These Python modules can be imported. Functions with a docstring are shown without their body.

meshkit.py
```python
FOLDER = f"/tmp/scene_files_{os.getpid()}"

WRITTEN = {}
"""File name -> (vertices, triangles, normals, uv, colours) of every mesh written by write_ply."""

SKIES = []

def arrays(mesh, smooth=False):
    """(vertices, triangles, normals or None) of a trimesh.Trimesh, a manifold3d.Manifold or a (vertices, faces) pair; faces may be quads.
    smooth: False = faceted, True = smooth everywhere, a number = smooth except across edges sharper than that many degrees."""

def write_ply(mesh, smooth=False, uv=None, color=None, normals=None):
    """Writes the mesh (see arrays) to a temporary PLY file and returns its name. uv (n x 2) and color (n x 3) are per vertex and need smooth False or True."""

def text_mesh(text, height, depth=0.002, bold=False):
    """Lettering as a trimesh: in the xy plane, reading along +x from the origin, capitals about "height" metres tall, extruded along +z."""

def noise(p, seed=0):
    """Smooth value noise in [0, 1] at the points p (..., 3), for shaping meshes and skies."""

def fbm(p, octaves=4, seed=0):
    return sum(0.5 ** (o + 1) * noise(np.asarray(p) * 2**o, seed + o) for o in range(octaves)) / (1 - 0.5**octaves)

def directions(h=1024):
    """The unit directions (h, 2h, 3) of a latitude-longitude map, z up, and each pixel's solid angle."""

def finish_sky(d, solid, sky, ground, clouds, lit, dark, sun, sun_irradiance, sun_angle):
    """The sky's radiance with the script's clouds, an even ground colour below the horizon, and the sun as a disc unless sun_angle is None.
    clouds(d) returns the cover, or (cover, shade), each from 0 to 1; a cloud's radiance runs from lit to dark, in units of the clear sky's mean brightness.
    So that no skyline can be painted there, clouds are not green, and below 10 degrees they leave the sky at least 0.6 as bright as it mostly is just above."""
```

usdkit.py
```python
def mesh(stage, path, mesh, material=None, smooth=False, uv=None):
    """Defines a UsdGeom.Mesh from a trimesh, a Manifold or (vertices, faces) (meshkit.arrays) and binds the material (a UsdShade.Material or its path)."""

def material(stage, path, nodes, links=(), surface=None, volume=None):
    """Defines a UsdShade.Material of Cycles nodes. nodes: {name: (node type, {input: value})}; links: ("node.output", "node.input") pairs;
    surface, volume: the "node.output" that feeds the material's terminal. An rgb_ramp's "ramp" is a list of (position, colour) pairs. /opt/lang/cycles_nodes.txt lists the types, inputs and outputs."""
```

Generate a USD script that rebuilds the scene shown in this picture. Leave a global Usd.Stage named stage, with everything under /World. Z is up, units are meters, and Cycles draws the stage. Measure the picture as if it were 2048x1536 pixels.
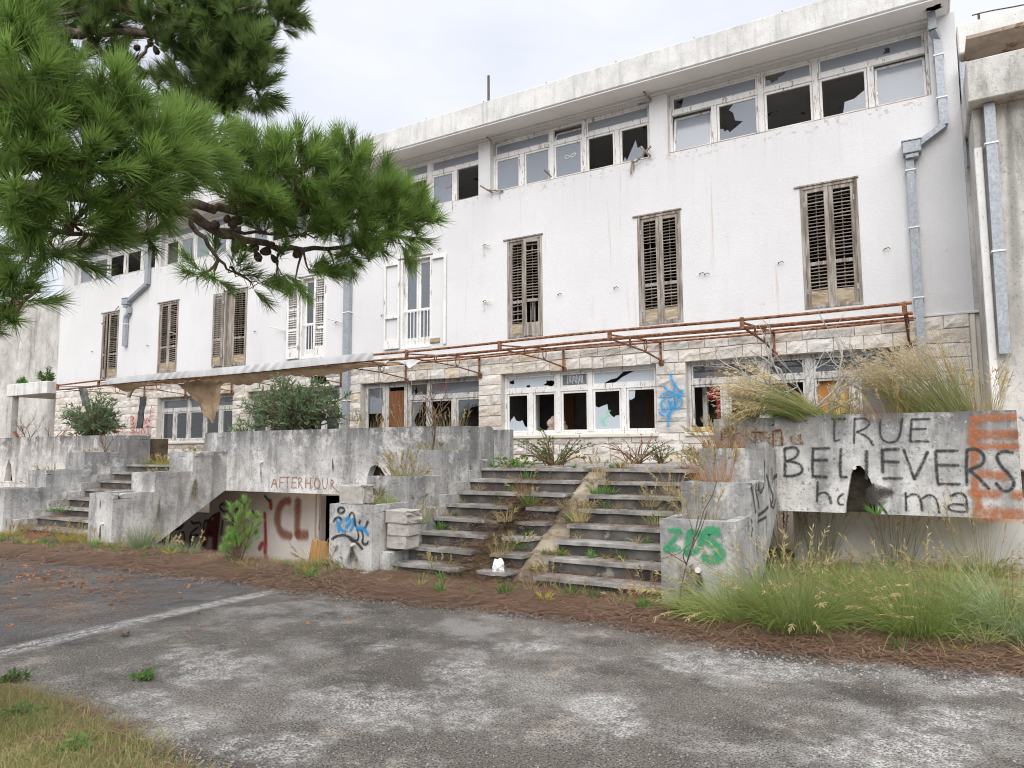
import math, random
import numpy as np, trimesh, shapely
from shapely.geometry import Polygon, LineString, box as sbox
from shapely.ops import unary_union
import usdkit, meshkit
from pxr import Usd, UsdGeom, UsdLux, UsdShade, Gf, Vt, Sdf

stage = Usd.Stage.CreateInMemory()
UsdGeom.SetStageUpAxis(stage, 'Z'); UsdGeom.SetStageMetersPerUnit(stage, 1.0)
UsdGeom.Xform.Define(stage, '/World'); UsdGeom.Scope.Define(stage, '/World/Looks')
L = '/World/Looks/'

# ---------------------------------------------------------------- camera
FPX, YAW, PITCH, ROLL, EYE = 1405.03, 0.530014, 0.0941403, -0.0057019, np.array([0, 0, 1.6])
def _rot():
    cy, sy, cp, sp, cr, sr = math.cos(YAW), math.sin(YAW), math.cos(PITCH), math.sin(PITCH), math.cos(ROLL), math.sin(ROLL)
    fwd = np.array([-sy*cp, cy*cp, sp]); right = np.array([cy, sy, 0]); up = np.cross(right, fwd)
    return np.array([right*cr+up*sr, -(up*cr-right*sr), fwd])
RM = _rot()
cam = UsdGeom.Camera.Define(stage, '/World/camera')
_m = np.eye(4); _m[0, :3], _m[1, :3], _m[2, :3], _m[3, :3] = RM[0], -RM[1], -RM[2], EYE
cam.AddTransformOp().Set(Gf.Matrix4d(*_m.ravel().tolist()))
cam.CreateFocalLengthAttr(FPX/2048*36); cam.CreateHorizontalApertureAttr(36.0); cam.CreateVerticalApertureAttr(27.0)
EXPOSURE = 1.88
cam.CreateExposureAttr(EXPOSURE)

# ---------------------------------------------------------------- overcast sky and its soft sun
SUN = np.array([0.30, -0.62, 0.78]); SUN = SUN/np.linalg.norm(SUN)
SUN_I, SUN_ANGLE, SKY_S = 0.27, 70.0, 0.10
el, rot = math.asin(SUN[2]), math.atan2(SUN[0], SUN[1])
sky_mat = usdkit.material(stage, L+'sky', {
    'tc': ('texture_coordinate', {}),
    'mp': ('mapping', {'scale': (1.5, 1.5, 4.0), 'location': (0.3, 1.7, 0.2)}),
    'n': ('noise_texture', {'scale': 1.7, 'detail': 5.0, 'roughness': 0.5}),
    'cl': ('rgb_ramp', {'ramp': [(0.30, (2.15, 2.24, 2.50)), (0.48, (2.40, 2.47, 2.70)), (0.62, (2.66, 2.70, 2.80))]}),
    'sky': ('sky_texture', {'sky_type': 'single_scattering', 'sun_disc': False, 'sun_elevation': el, 'sun_rotation': rot}),
    'mix': ('mix_color', {'fac': 0.94}),
    'bg': ('background_shader', {'strength': SKY_S})},
    [('tc.generated', 'mp.vector'), ('mp.vector', 'n.vector'), ('n.fac', 'cl.fac'), ('sky.color', 'mix.a'), ('cl.color', 'mix.b'), ('mix.result', 'bg.color')], surface='bg.background')
dome = UsdLux.DomeLight.Define(stage, '/World/sky')
UsdShade.MaterialBindingAPI.Apply(dome.GetPrim()).Bind(sky_mat)
dome.GetPrim().SetCustomDataByKey('kind', 'structure'); dome.GetPrim().SetCustomDataByKey('label', 'pale overcast sky with soft cloud'); dome.GetPrim().SetCustomDataByKey('category', 'sky')
sun = UsdLux.DistantLight.Define(stage, '/World/sun')
sun.CreateIntensityAttr(SUN_I); sun.CreateAngleAttr(SUN_ANGLE); sun.CreateNormalizeAttr(True); sun.CreateColorAttr(Gf.Vec3f(1.0, 0.975, 0.94))
_z = SUN; _x = np.cross([0, 0, 1.0], _z); _x /= np.linalg.norm(_x); _y = np.cross(_z, _x)
_m = np.eye(4); _m[0, :3], _m[1, :3], _m[2, :3] = _x, _y, _z
sun.AddTransformOp().Set(Gf.Matrix4d(*_m.ravel().tolist()))

# ---------------------------------------------------------------- helpers
def ray(u, v): return RM.T @ np.array([(u-1024)/FPX, (v-768)/FPX, 1.0])
def onY(u, v, y): d = ray(u, v); return EYE + d*(y/d[1])
def onX(u, v, x): d = ray(u, v); return EYE + d*(x/d[0])
def onZ(u, v, z): d = ray(u, v); return EYE + d*((z-EYE[2])/d[2])
def at(u, v, depth): return EYE + ray(u, v)*depth
LOC, NAMES, PRIM = {}, {}, {}
def numbered(parent, name):
    k = (parent, name); n = NAMES.get(k, 0); NAMES[k] = n+1
    return f'{parent}/{name}' if n == 0 else f'{parent}/{name}_{n:03d}'
def tag(path, label=None, cat=None, group=None, kind=None):
    p = stage.GetPrimAtPath(path)
    for k, v in (('label', label), ('category', cat), ('group', group), ('kind', kind)):
        if v: p.SetCustomDataByKey(k, v)
    return path
def thing(name, label, cat, loc, group=None, kind=None):
    path = numbered('/World', name); x = UsdGeom.Xform.Define(stage, path)
    loc = np.asarray(loc, float); x.AddTranslateOp().Set(Gf.Vec3d(*loc.tolist())); LOC[path] = loc
    return tag(path, label, cat, group, kind)
def obj(name, m, mat, parent='/World', smooth=False, label=None, cat=None, group=None, kind=None, alpha=None):
    """One Mesh prim from world-space geometry m = (v, f)."""
    path = numbered(parent, name); loc = LOC.get(parent, np.zeros(3)); LOC[path] = loc
    v, f = (m if isinstance(m, tuple) else (np.asarray(m.vertices), np.asarray(m.faces)))
    pr = usdkit.mesh(stage, path, (np.asarray(v, float)-loc, f), mat, smooth)
    if alpha is not None:
        UsdGeom.PrimvarsAPI(pr).CreatePrimvar('a', Sdf.ValueTypeNames.FloatArray, 'vertex').Set(Vt.FloatArray.FromNumpy(np.asarray(alpha, np.float32)))
    return tag(path, label, cat, group, kind)
def cat_(ms):
    vs, fs, n = [], [], 0
    for m in ms:
        v, f = (m if isinstance(m, tuple) else (np.asarray(m.vertices), np.asarray(m.faces)))
        f = np.asarray(f, int)
        if f.shape[1] == 4: f = np.vstack([f[:, [0, 1, 2]], f[:, [0, 2, 3]]])
        vs.append(np.asarray(v, float)); fs.append(f+n); n += len(v)
    return np.vstack(vs), np.vstack(fs)
_BF = np.array([[0,2,3],[0,3,1],[4,5,7],[4,7,6],[0,1,5],[0,5,4],[2,6,7],[2,7,3],[0,4,6],[0,6,2],[1,3,7],[1,7,5]])
def bx(x0, x1, y0, y1, z0, z1):
    v = np.array([(x, y, z) for z in (z0, z1) for y in (y0, y1) for x in (x0, x1)], float)
    return v, _BF
def _ct():
    v = []
    for sx in (-1, 1):
        for sy in (-1, 1):
            for sz in (-1, 1):
                for k in range(3): v.append((sx, sy, sz, k))
    p = np.array([[s*(1 if k == a else .8) for a, s in enumerate((x, y, z))] for x, y, z, k in v])
    h = trimesh.convex.convex_hull(p)
    idx = [int(np.argmin(((h.vertices-q)**2).sum(1))) for q in p]
    inv = {j: i for i, j in enumerate(idx)}
    return np.array([r[:3] for r in v]), np.array([r[3] for r in v]), np.array([[inv[a] for a in t] for t in h.faces])
_CS, _CK, _CF = _ct()
def cb(x0, x1, y0, y1, z0, z1, c=.01):
    """chamfered box"""
    half = np.array([x1-x0, y1-y0, z1-z0])/2; mid = np.array([x0+x1, y0+y1, z0+z1])/2
    c = min(c, half.min()*.6); k = np.arange(3)[None, :] == _CK[:, None]
    return mid + _CS*(half - np.where(k, 0, c)), _CF
def tf(m, R=None, t=(0, 0, 0), c=(0, 0, 0)):
    v, f = m
    v = np.asarray(v)-np.asarray(c)
    if R is not None: v = v @ np.asarray(R).T
    return v+np.asarray(c)+np.asarray(t), f
def rx(a): c, s = math.cos(a), math.sin(a); return np.array([[1,0,0],[0,c,-s],[0,s,c]])
def ry(a): c, s = math.cos(a), math.sin(a); return np.array([[c,0,s],[0,1,0],[-s,0,c]])
def rz(a): c, s = math.cos(a), math.sin(a); return np.array([[c,-s,0],[s,c,0],[0,0,1]])
def tube(pts, r, n=6):
    P = np.asarray(pts, float); r = np.broadcast_to(np.asarray(r, float), (len(P),))
    T = np.gradient(P, axis=0); T /= np.maximum(np.linalg.norm(T, axis=1, keepdims=True), 1e-9)
    a = np.where(np.abs(T[:, 2:]) < .9, [[0, 0, 1.]], [[1., 0, 0]])
    A = np.cross(T, a); A /= np.linalg.norm(A, axis=1, keepdims=True); B = np.cross(T, A)
    th = np.arange(n)/n*2*np.pi
    V = (P[:, None] + r[:, None, None]*(np.cos(th)[None, :, None]*A[:, None]+np.sin(th)[None, :, None]*B[:, None])).reshape(-1, 3)
    F = []
    for i in range(len(P)-1):
        for j in range(n):
            a0, b0 = i*n+j, i*n+(j+1) % n
            F += [(a0, b0, b0+n), (a0, b0+n, a0+n)]
    e = (len(P)-1)*n
    for j in range(1, n-1): F += [(0, j+1, j), (e, e+j, e+j+1)]
    return V, np.array(F)
def rbox(m, amp=.006, edge=.10, chip=0., seed=0):
    """concrete that has lost its crisp edges: the mesh refined, its vertices pushed about by noise, now and then a chip out of the edge"""
    t = trimesh.Trimesh(*m, process=True); lo, hi = t.bounds; v, f = trimesh.remesh.subdivide_to_size(t.vertices, t.faces, edge, max_iter=14)
    t = trimesh.Trimesh(v, f, process=True); v = np.array(t.vertices); o = np.stack([meshkit.fbm(v*9+k*7.3, 3, 11+k)-.5 for k in range(3)], 1)
    v2 = v+o*2*amp
    if chip:
        ed = ((np.abs(v-lo) < .002) | (np.abs(v-hi) < .002)).sum(1) >= 2; n = meshkit.noise(v*6.5+seed, 21); k = ed & (n > .62); v2[k] += (((lo+hi)/2-v[k])/np.maximum(hi-lo, 1e-6))*chip*np.clip((n[k]-.62)*6, 0, 1)[:, None]*np.array([0, 1, 1])
    return v2, np.array(t.faces)
def bar(p, q, w, h=None):
    """square bar between two points"""
    p, q = np.asarray(p, float), np.asarray(q, float); h = h or w
    t = (q-p)/np.linalg.norm(q-p); a = np.array([0, 0, 1.]) if abs(t[2]) < .9 else np.array([0, 1., 0])
    s = np.cross(t, a); s /= np.linalg.norm(s); u = np.cross(s, t)
    v = np.array([e + s*w/2*i + u*h/2*j for e in (p, q) for j in (-1, 1) for i in (-1, 1)])
    f = np.array([[0,1,3],[0,3,2],[4,6,7],[4,7,5],[0,4,5],[0,5,1],[2,3,7],[2,7,6],[0,2,6],[0,6,4],[1,5,7],[1,7,3]])
    return v, f
def extr(poly, y0, y1, axis='y'):
    """extrude a shapely polygon drawn in (x,z) along y, or drawn in (y,z) along x"""
    out = []
    for g in getattr(poly, 'geoms', [poly]):
        if g.is_empty or g.area < 1e-7: continue
        m = trimesh.creation.extrude_polygon(g, y1-y0, engine='earcut')
        v, f = np.asarray(m.vertices), np.asarray(m.faces)
        if axis == 'y': out.append((np.stack([v[:, 0], y0+v[:, 2], v[:, 1]], 1), f[:, ::-1]))
        elif axis == 'x': out.append((np.stack([y0+v[:, 2], v[:, 0], v[:, 1]], 1), f))
        else: out.append((np.stack([v[:, 0], v[:, 1], y0+v[:, 2]], 1), f))
    return cat_(out)
def grid(X, Y, Z):
    n, m = X.shape; idx = np.arange(n*m).reshape(n, m)
    q = np.stack([idx[:-1, :-1], idx[:-1, 1:], idx[1:, 1:], idx[1:, :-1]], -1).reshape(-1, 4)
    return np.stack([X, Y, Z], -1).reshape(-1, 3), np.vstack([q[:, [0, 1, 2]], q[:, [0, 2, 3]]])
def jag(pts, amp, rng, step=.05):
    """a rough version of a polyline"""
    ls = LineString(pts); n = max(2, int(ls.length/step)); out = []
    for i in range(n+1):
        p = ls.interpolate(i/n, normalized=True); a = 0 if i in (0, n) else amp
        out.append((p.x+rng.normal()*a, p.y+rng.normal()*a))
    return out

# ---------------------------------------------------------------- materials
def lay(name, base, layers=(), rough=.85, bump=(), spec=.25, space='pos', metal=0., trans=0.):
    """base colour (or noise ramp, or ramp over islands) with layers of stain over it. Layer: dict(col, scale, lo, hi, stretch, detail, kind, amt, axis)"""
    N, K = {'geo': ('geometry', {}), 'tc': ('texture_coordinate', {}), 'p': ('principled_bsdf', {'roughness': rough, 'specular_ior_level': spec, 'metallic': metal})}, []
    src = 'geo.position' if space == 'pos' else 'tc.object'
    def tex(key, d):
        N[key+'m'] = ('mapping', {'scale': d.get('stretch', (1, 1, 1)), 'location': d.get('off', (0, 0, 0))})
        K.append((src, key+'m.vector'))
        if d.get('kind') == 'voronoi':
            N[key] = ('voronoi_texture', {'scale': d['scale'], 'randomness': 1.0, 'feature': d.get('feature', 'f1')}); K.append((key+'m.vector', key+'.vector')); return key+'.distance'
        N[key] = ('noise_texture', {'scale': d['scale'], 'detail': min(d.get('detail', 4.), 5. if 's' not in d else 3.), 'roughness': d.get('nr', .6), 'distortion': d.get('dist', 0.)})
        K.append((key+'m.vector', key+'.vector')); return key+'.fac'
    if isinstance(base, dict):
        if base.get('by') == 'island': o = 'geo.random_per_island'
        elif base.get('by') == 'object': N['oi'] = ('object_info', {}); o = 'oi.random'
        else: o = tex('b0', base)
        N['br'] = ('rgb_ramp', {'ramp': base['ramp']}); K.append((o, 'br.fac')); cur = 'br.color'
    else:
        N['bc'] = ('color', {'value': base}); cur = 'bc.color'
    for i, d in enumerate(layers):
        o = tex(f'l{i}', d); N[f'r{i}'] = ('map_range', {'from_min': d['lo'], 'from_max': d['hi'], 'to_min': 0., 'to_max': d.get('amt', 1.), 'clamp': True})
        K.append((o, f'r{i}.value')); fac = f'r{i}.result'
        for j, (ax, a, b) in enumerate(d.get('axis', ())):
            if 'sx' not in N: N['sx'] = ('separate_xyz', {}); K.append((src, 'sx.vector'))
            N[f'a{i}{j}'] = ('map_range', {'from_min': a, 'from_max': b, 'to_min': 0., 'to_max': 1., 'clamp': True}); K.append((f'sx.{ax}', f'a{i}{j}.value'))
            N[f'x{i}{j}'] = ('math', {'math_type': 'multiply'}); K += [(fac, f'x{i}{j}.value1'), (f'a{i}{j}.result', f'x{i}{j}.value2')]; fac = f'x{i}{j}.value'
        N[f'c{i}'] = ('mix_color', {'b': d['col'], 'blend_type': d.get('blend', 'mix')}); K += [(fac, f'c{i}.fac'), (cur, f'c{i}.a')]; cur = f'c{i}.result'
    K.append((cur, 'p.base_color')); last = None
    for i, d in enumerate(bump):
        o = tex(f'u{i}', d); N[f'v{i}'] = ('bump', {'strength': d['s'], 'distance': d['d']}); K.append((o, f'v{i}.height'))
        if last: K.append((last, f'v{i}.normal'))
        last = f'v{i}.normal'
    if last: K.append((last, 'p.normal'))
    surf = 'p.BSDF'
    if trans:
        N['tl'] = ('translucent_bsdf', {}); N['mx'] = ('mix_closure', {'fac': trans}); K += [(cur, 'tl.color'), ('p.BSDF', 'mx.closure1'), ('tl.BSDF', 'mx.closure2')]; surf = 'mx.closure'
    return usdkit.material(stage, L+name, N, K, surface=surf)
def D(col, scale, lo, hi, **k): return dict(col=col, scale=scale, lo=lo, hi=hi, **k)
def Bp(scale, s, d, **k): return dict(scale=scale, s=s, d=d, **k)
g = lambda v, w=0.: (v*(1+w), v, v*(1-w))

MT = {}
MT['plaster'] = lay('plaster', {'scale': .5, 'ramp': [(.3, (.63, .625, .625)), (.6, (.69, .685, .685))]}, [
    D((.50, .46, .42), 1.1, .66, .85, amt=.30), D((.55, .52, .48), 3., .58, .8, stretch=(2.2, 1, .25), amt=.22), D((.45, .36, .27), 2.3, .70, .80, amt=.35),
    D((.30, .28, .26), 9., .70, .76, amt=.5, detail=8), D((.60, .59, .57), 22., .45, .7, amt=.25), D((.30, .28, .26), 13., .58, .64, amt=.55, axis=[('z', 7.30, 7.50), ('z', 7.60, 7.55)]), D((.50, .47, .43), 3.4, .54, .74, stretch=(3.2, 1, .14), amt=.30, axis=[('z', 6.2, 7.5)]), D((.44, .27, .16), 2.2, .64, .74, stretch=(4, 1, .16), amt=.35), D((.50, .46, .42), 2.6, .5, .7, amt=.45, axis=[('z', 4.5, 3.8)])],
    rough=.92, bump=[Bp(70, .5, .012, detail=3), Bp(14, .25, .01)])
MT['concrete'] = lay('concrete', {'scale': 1.6, 'detail': 7., 'ramp': [(.28, (.13, .127, .122)), (.45, (.26, .255, .25)), (.62, (.43, .42, .41))]}, [
    D((.10, .098, .096), 2.4, .45, .75, stretch=(3, 3, .35), amt=.65, detail=8), D((.58, .57, .55), 3.1, .56, .72, amt=.55, detail=8, nr=.7), D((.07, .07, .068), 24., .56, .68, amt=.6, detail=6),
    D((.36, .33, .28), .8, .55, .8, amt=.5)], rough=.93, bump=[Bp(55, .45, .008, detail=6), Bp(9, .35, .012)])
def parapet(name, z0, z1):
    return lay(name, {'scale': 1.9, 'detail': 5., 'nr': .7, 'ramp': [(.28, (.25, .245, .238)), (.45, (.48, .472, .458)), (.60, (.66, .65, .63))]}, [
        D((.075, .073, .072), 1.5, .24, .52, stretch=(2.4, 2.4, .35), detail=5, nr=.75, amt=.92, axis=[('z', z0, z1)]), D((.13, .127, .123), 2.2, .50, .68, stretch=(2., 2., .25), detail=5, amt=.7),
        D((.62, .605, .58), 2.1, .55, .66, amt=.7, detail=5, nr=.72), D((.075, .075, .073), 26., .55, .66, amt=.7, detail=5, nr=.7), D((.42, .37, .29), .9, .58, .8, amt=.4), D((.56, .55, .53), 11, .60, .66, amt=.55, detail=5, nr=.75)],
        rough=.93, bump=[Bp(55, .5, .008), Bp(8, .35, .015)])
MT['parapet'] = parapet('parapet', 1.15, 2.05)
MT['box_concrete'] = parapet('box_concrete', -.6, 2.6)
MT['fascia'] = lay('fascia', {'scale': 2., 'detail': 5., 'nr': .7, 'ramp': [(.3, (.54, .53, .51)), (.6, (.70, .69, .67))]}, [D((.24, .235, .225), 1.8, .50, .72, stretch=(2.2, 2.2, .3), detail=5, nr=.7, amt=.55), D((.14, .14, .135), 30., .58, .68, amt=.45), D((.60, .44, .30), 1.2, .66, .80, stretch=(2.4, 2.4, .2), amt=.4), D((.13, .13, .125), 2.6, .44, .66, nr=.7, amt=.3, axis=[('z', 9.32, 9.60)])], rough=.93, bump=[Bp(40, .4, .01)])
MT['soffit'] = lay('soffit', {'scale': 1.2, 'ramp': [(.3, (.78, .765, .74)), (.6, (.85, .84, .83))]}, [D((.5, .42, .34), 2.2, .62, .8, amt=.4)], bump=[Bp(40, .3, .008)])
MT['dirty_wall'] = lay('dirty_wall', {'scale': .8, 'detail': 5., 'nr': .72, 'ramp': [(.3, (.33, .315, .29)), (.5, (.50, .485, .455)), (.65, (.64, .62, .59))]}, [
    D((.14, .13, .115), 1.4, .52, .70, stretch=(1.8, 1.8, .45), detail=5, nr=.75, amt=.7), D((.10, .10, .09), 22., .57, .7, amt=.5), D((.50, .40, .28), 1.3, .60, .8, stretch=(1.5, 1.5, .5), amt=.45)], rough=.93, bump=[Bp(45, .5, .012)])
MT['basement'] = lay('basement', {'scale': 1.1, 'ramp': [(.3, (.66, .65, .62)), (.6, (.78, .77, .74))]}, [D((.30, .27, .22), 1.5, .6, .8, amt=.4), D((.2, .19, .17), 15, .64, .74, amt=.4)], bump=[Bp(40, .25, .006)])
MT['mortar'] = lay('mortar', {'scale': 6., 'ramp': [(.3, (.46, .43, .39)), (.6, (.58, .55, .505))]}, bump=[Bp(60, .5, .01)])
STONE = [(.68, .625, .56), (.63, .565, .485), (.60, .565, .52), (.71, .665, .61), (.62, .53, .42), (.66, .63, .59), (.58, .53, .475)]
for i, c in enumerate(STONE):
    d = tuple(x*.80 for x in c)
    MT[f'stone{i}'] = lay(f'limestone_{i}', {'scale': 5., 'detail': 6., 'ramp': [(.3, d), (.6, c)]}, [D((.22, .20, .175), 7., .60, .74, amt=.5, detail=7), D((.50, .34, .18), 2.1, .62, .78, amt=.35)], rough=.9, bump=[Bp(16, .6, .03, detail=7), Bp(90, .3, .006)])
MT['interior'] = lay('interior', {'scale': 1.2, 'ramp': [(.3, (.60, .58, .56)), (.6, (.72, .70, .68))]}, [D((.03, .03, .03), 1.6, .62, .66, amt=.9, detail=4)])
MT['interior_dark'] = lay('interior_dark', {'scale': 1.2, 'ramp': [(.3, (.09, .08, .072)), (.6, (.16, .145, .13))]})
MT['brown_door'] = lay('brown_door', {'scale': 3., 'stretch': (6, 6, .5), 'ramp': [(.3, (.13, .055, .022)), (.6, (.22, .095, .04))]}, rough=.5)
MT['white_wood'] = lay('white_wood', {'scale': 3., 'ramp': [(.3, (.66, .645, .62)), (.6, (.77, .76, .74))]}, [D((.27, .20, .14), 5., .585, .64, stretch=(3, 3, .5), detail=9, nr=.7, amt=.9), D((.40, .36, .31), 18., .60, .70, amt=.6)], rough=.75, bump=[Bp(30, .4, .004)])
MT['old_wood'] = lay('old_wood', {'scale': 3., 'ramp': [(.3, (.42, .41, .39)), (.6, (.60, .59, .57))]}, [D((.17, .135, .10), 5., .53, .60, stretch=(3, 3, .5), nr=.75, amt=.85), D((.28, .25, .22), 18., .56, .68, amt=.65)], rough=.8, bump=[Bp(30, .4, .004)])
MT['sill_wood'] = lay('sill_wood', {'scale': 4., 'stretch': (.4, 3, 3), 'detail': 8., 'ramp': [(.3, (.13, .085, .055)), (.5, (.34, .27, .20)), (.65, (.6, .56, .5))]}, rough=.85, bump=[Bp(30, .4, .004)])
MT['grey_wood'] = lay('grey_wood', {'scale': 5., 'stretch': (3, 3, .35), 'detail': 8., 'ramp': [(.28, (.105, .085, .066)), (.48, (.25, .215, .18)), (.66, (.42, .385, .345))]}, [D((.50, .46, .40), 4., .62, .72, stretch=(3, 3, .6), amt=.55, detail=8)], rough=.9, bump=[Bp(40, .5, .004, stretch=(4, 4, .3))])
MT['slat_wood'] = lay('slat_wood', {'by': 'object', 'ramp': [(0, (.15, .12, .095)), (.5, (.24, .20, .165)), (1, (.33, .285, .24))]}, [D((.38, .35, .30), 6., .58, .7, stretch=(.6, 3, 3), amt=.5)], rough=.9)
MT['ply'] = lay('ply', {'scale': 3., 'stretch': (.7, 2, 3), 'dist': 2., 'detail': 6., 'ramp': [(.3, (.17, .125, .08)), (.5, (.34, .27, .18)), (.65, (.46, .40, .31))]}, rough=.85)
MT['white_slat'] = lay('white_slat', {'scale': 6., 'ramp': [(.35, (.5, .46, .40)), (.5, (.72, .70, .66))]}, rough=.8)
MT['zinc'] = lay('zinc', {'scale': 26., 'detail': 3., 'ramp': [(.35, (.25, .275, .30)), (.6, (.36, .385, .41))]}, [D((.50, .52, .54), 9., .60, .72, stretch=(2, 2, .5), amt=.6, detail=8)], rough=.5, spec=.5, metal=.25)
MT['rust'] = lay('rust', {'scale': 14., 'detail': 8., 'ramp': [(.3, (.075, .030, .018)), (.48, (.185, .078, .042)), (.62, (.29, .145, .085))]}, [D((.52, .44, .36), 6., .62, .70, amt=.6)], rough=.85, bump=[Bp(60, .5, .004)])
MT['iron'] = lay('iron', {'scale': 20., 'ramp': [(.3, (.06, .045, .035)), (.6, (.15, .11, .085))]}, rough=.8)
MT['cream'] = lay('cream', {'scale': 2., 'ramp': [(.3, (.60, .55, .46)), (.6, (.70, .655, .57))]}, [D((.3, .26, .2), 5., .6, .75, amt=.5)], bump=[Bp(40, .3, .006)])
MT['orange_plaster'] = lay('orange_plaster', {'scale': 3., 'ramp': [(.3, (.27, .205, .155)), (.6, (.40, .33, .27))]}, [D((.16, .09, .05), 4., .58, .64, amt=.8)])
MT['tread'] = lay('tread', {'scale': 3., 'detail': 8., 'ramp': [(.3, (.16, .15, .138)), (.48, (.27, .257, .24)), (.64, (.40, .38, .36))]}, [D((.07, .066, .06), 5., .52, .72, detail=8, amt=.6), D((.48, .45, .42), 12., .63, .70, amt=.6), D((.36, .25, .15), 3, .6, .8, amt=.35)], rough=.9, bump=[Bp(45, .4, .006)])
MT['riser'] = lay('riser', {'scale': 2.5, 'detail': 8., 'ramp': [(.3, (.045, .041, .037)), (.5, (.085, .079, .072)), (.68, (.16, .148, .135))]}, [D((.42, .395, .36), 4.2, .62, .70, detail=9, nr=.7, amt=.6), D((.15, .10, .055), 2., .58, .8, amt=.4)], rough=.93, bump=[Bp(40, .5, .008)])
MT['ramp'] = lay('ramp', {'scale': 3., 'detail': 8., 'ramp': [(.3, (.20, .165, .12)), (.6, (.44, .38, .29))]}, [D((.16, .09, .05), 4., .52, .7, amt=.7)], bump=[Bp(40, .5, .01)])
MT['paving'] = lay('paving', {'scale': 3., 'detail': 7., 'ramp': [(.3, (.19, .18, .17)), (.6, (.37, .355, .335))]}, [D((.08, .07, .06), 6., .55, .7, amt=.7), D((.55, .53, .5), 9., .64, .7, amt=.6)], bump=[Bp(50, .4, .006)])
MT['soil'] = lay('soil', {'scale': 6., 'detail': 8., 'ramp': [(.3, (.06, .045, .03)), (.6, (.14, .105, .07))]}, bump=[Bp(30, .8, .03)])
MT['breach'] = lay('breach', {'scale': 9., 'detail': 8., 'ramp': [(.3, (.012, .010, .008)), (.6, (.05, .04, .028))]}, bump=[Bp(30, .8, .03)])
MT['spall'] = lay('spall', {'scale': 30., 'detail': 6., 'ramp': [(.3, (.10, .08, .055)), (.5, (.24, .20, .15)), (.65, (.40, .36, .30))]}, bump=[Bp(50, .9, .02)])
MT['stain'] = lay('stain', {'scale': 8., 'detail': 6., 'ramp': [(.3, (.025, .018, .010)), (.6, (.10, .075, .035))]})
MT['block'] = lay('block', {'scale': 12., 'detail': 6., 'ramp': [(.3, (.36, .335, .305)), (.6, (.48, .45, .415))]}, [D((.22, .2, .18), 5., .6, .72, amt=.5)], bump=[Bp(60, .4, .006)])
MT['canvas'] = lay('canvas', {'scale': 2., 'ramp': [(.3, (.46, .46, .46)), (.6, (.62, .625, .635))]}, [D((.40, .36, .30), 4., .55, .75, stretch=(2, 2, .4), amt=.5)], rough=.6, trans=.12)
MT['canvas_tan'] = lay('canvas_tan', {'scale': 1.6, 'detail': 6., 'ramp': [(.3, (.20, .135, .08)), (.6, (.36, .265, .17))]}, [D((.14, .09, .05), 3., .56, .72, amt=.6)], rough=.75, trans=.3)
MT['white'] = lay('white', (.80, .80, .79), rough=.6)
MT['sackcloth'] = lay('sackcloth', {'scale': 6., 'ramp': [(.3, (.26, .20, .15)), (.6, (.42, .34, .27))]}, rough=.9)
MT['paper'] = lay('paper', (.78, .78, .79), rough=.7)
MT['rag'] = lay('rag', {'scale': 8., 'ramp': [(.3, (.075, .08, .078)), (.6, (.15, .155, .15))]}, rough=.9)
MT['red_cloth'] = lay('red_cloth', {'scale': 5., 'stretch': (6, 1, .4), 'ramp': [(.3, (.23, .02, .03)), (.6, (.42, .05, .07))]}, rough=.9, trans=.2)
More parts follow.
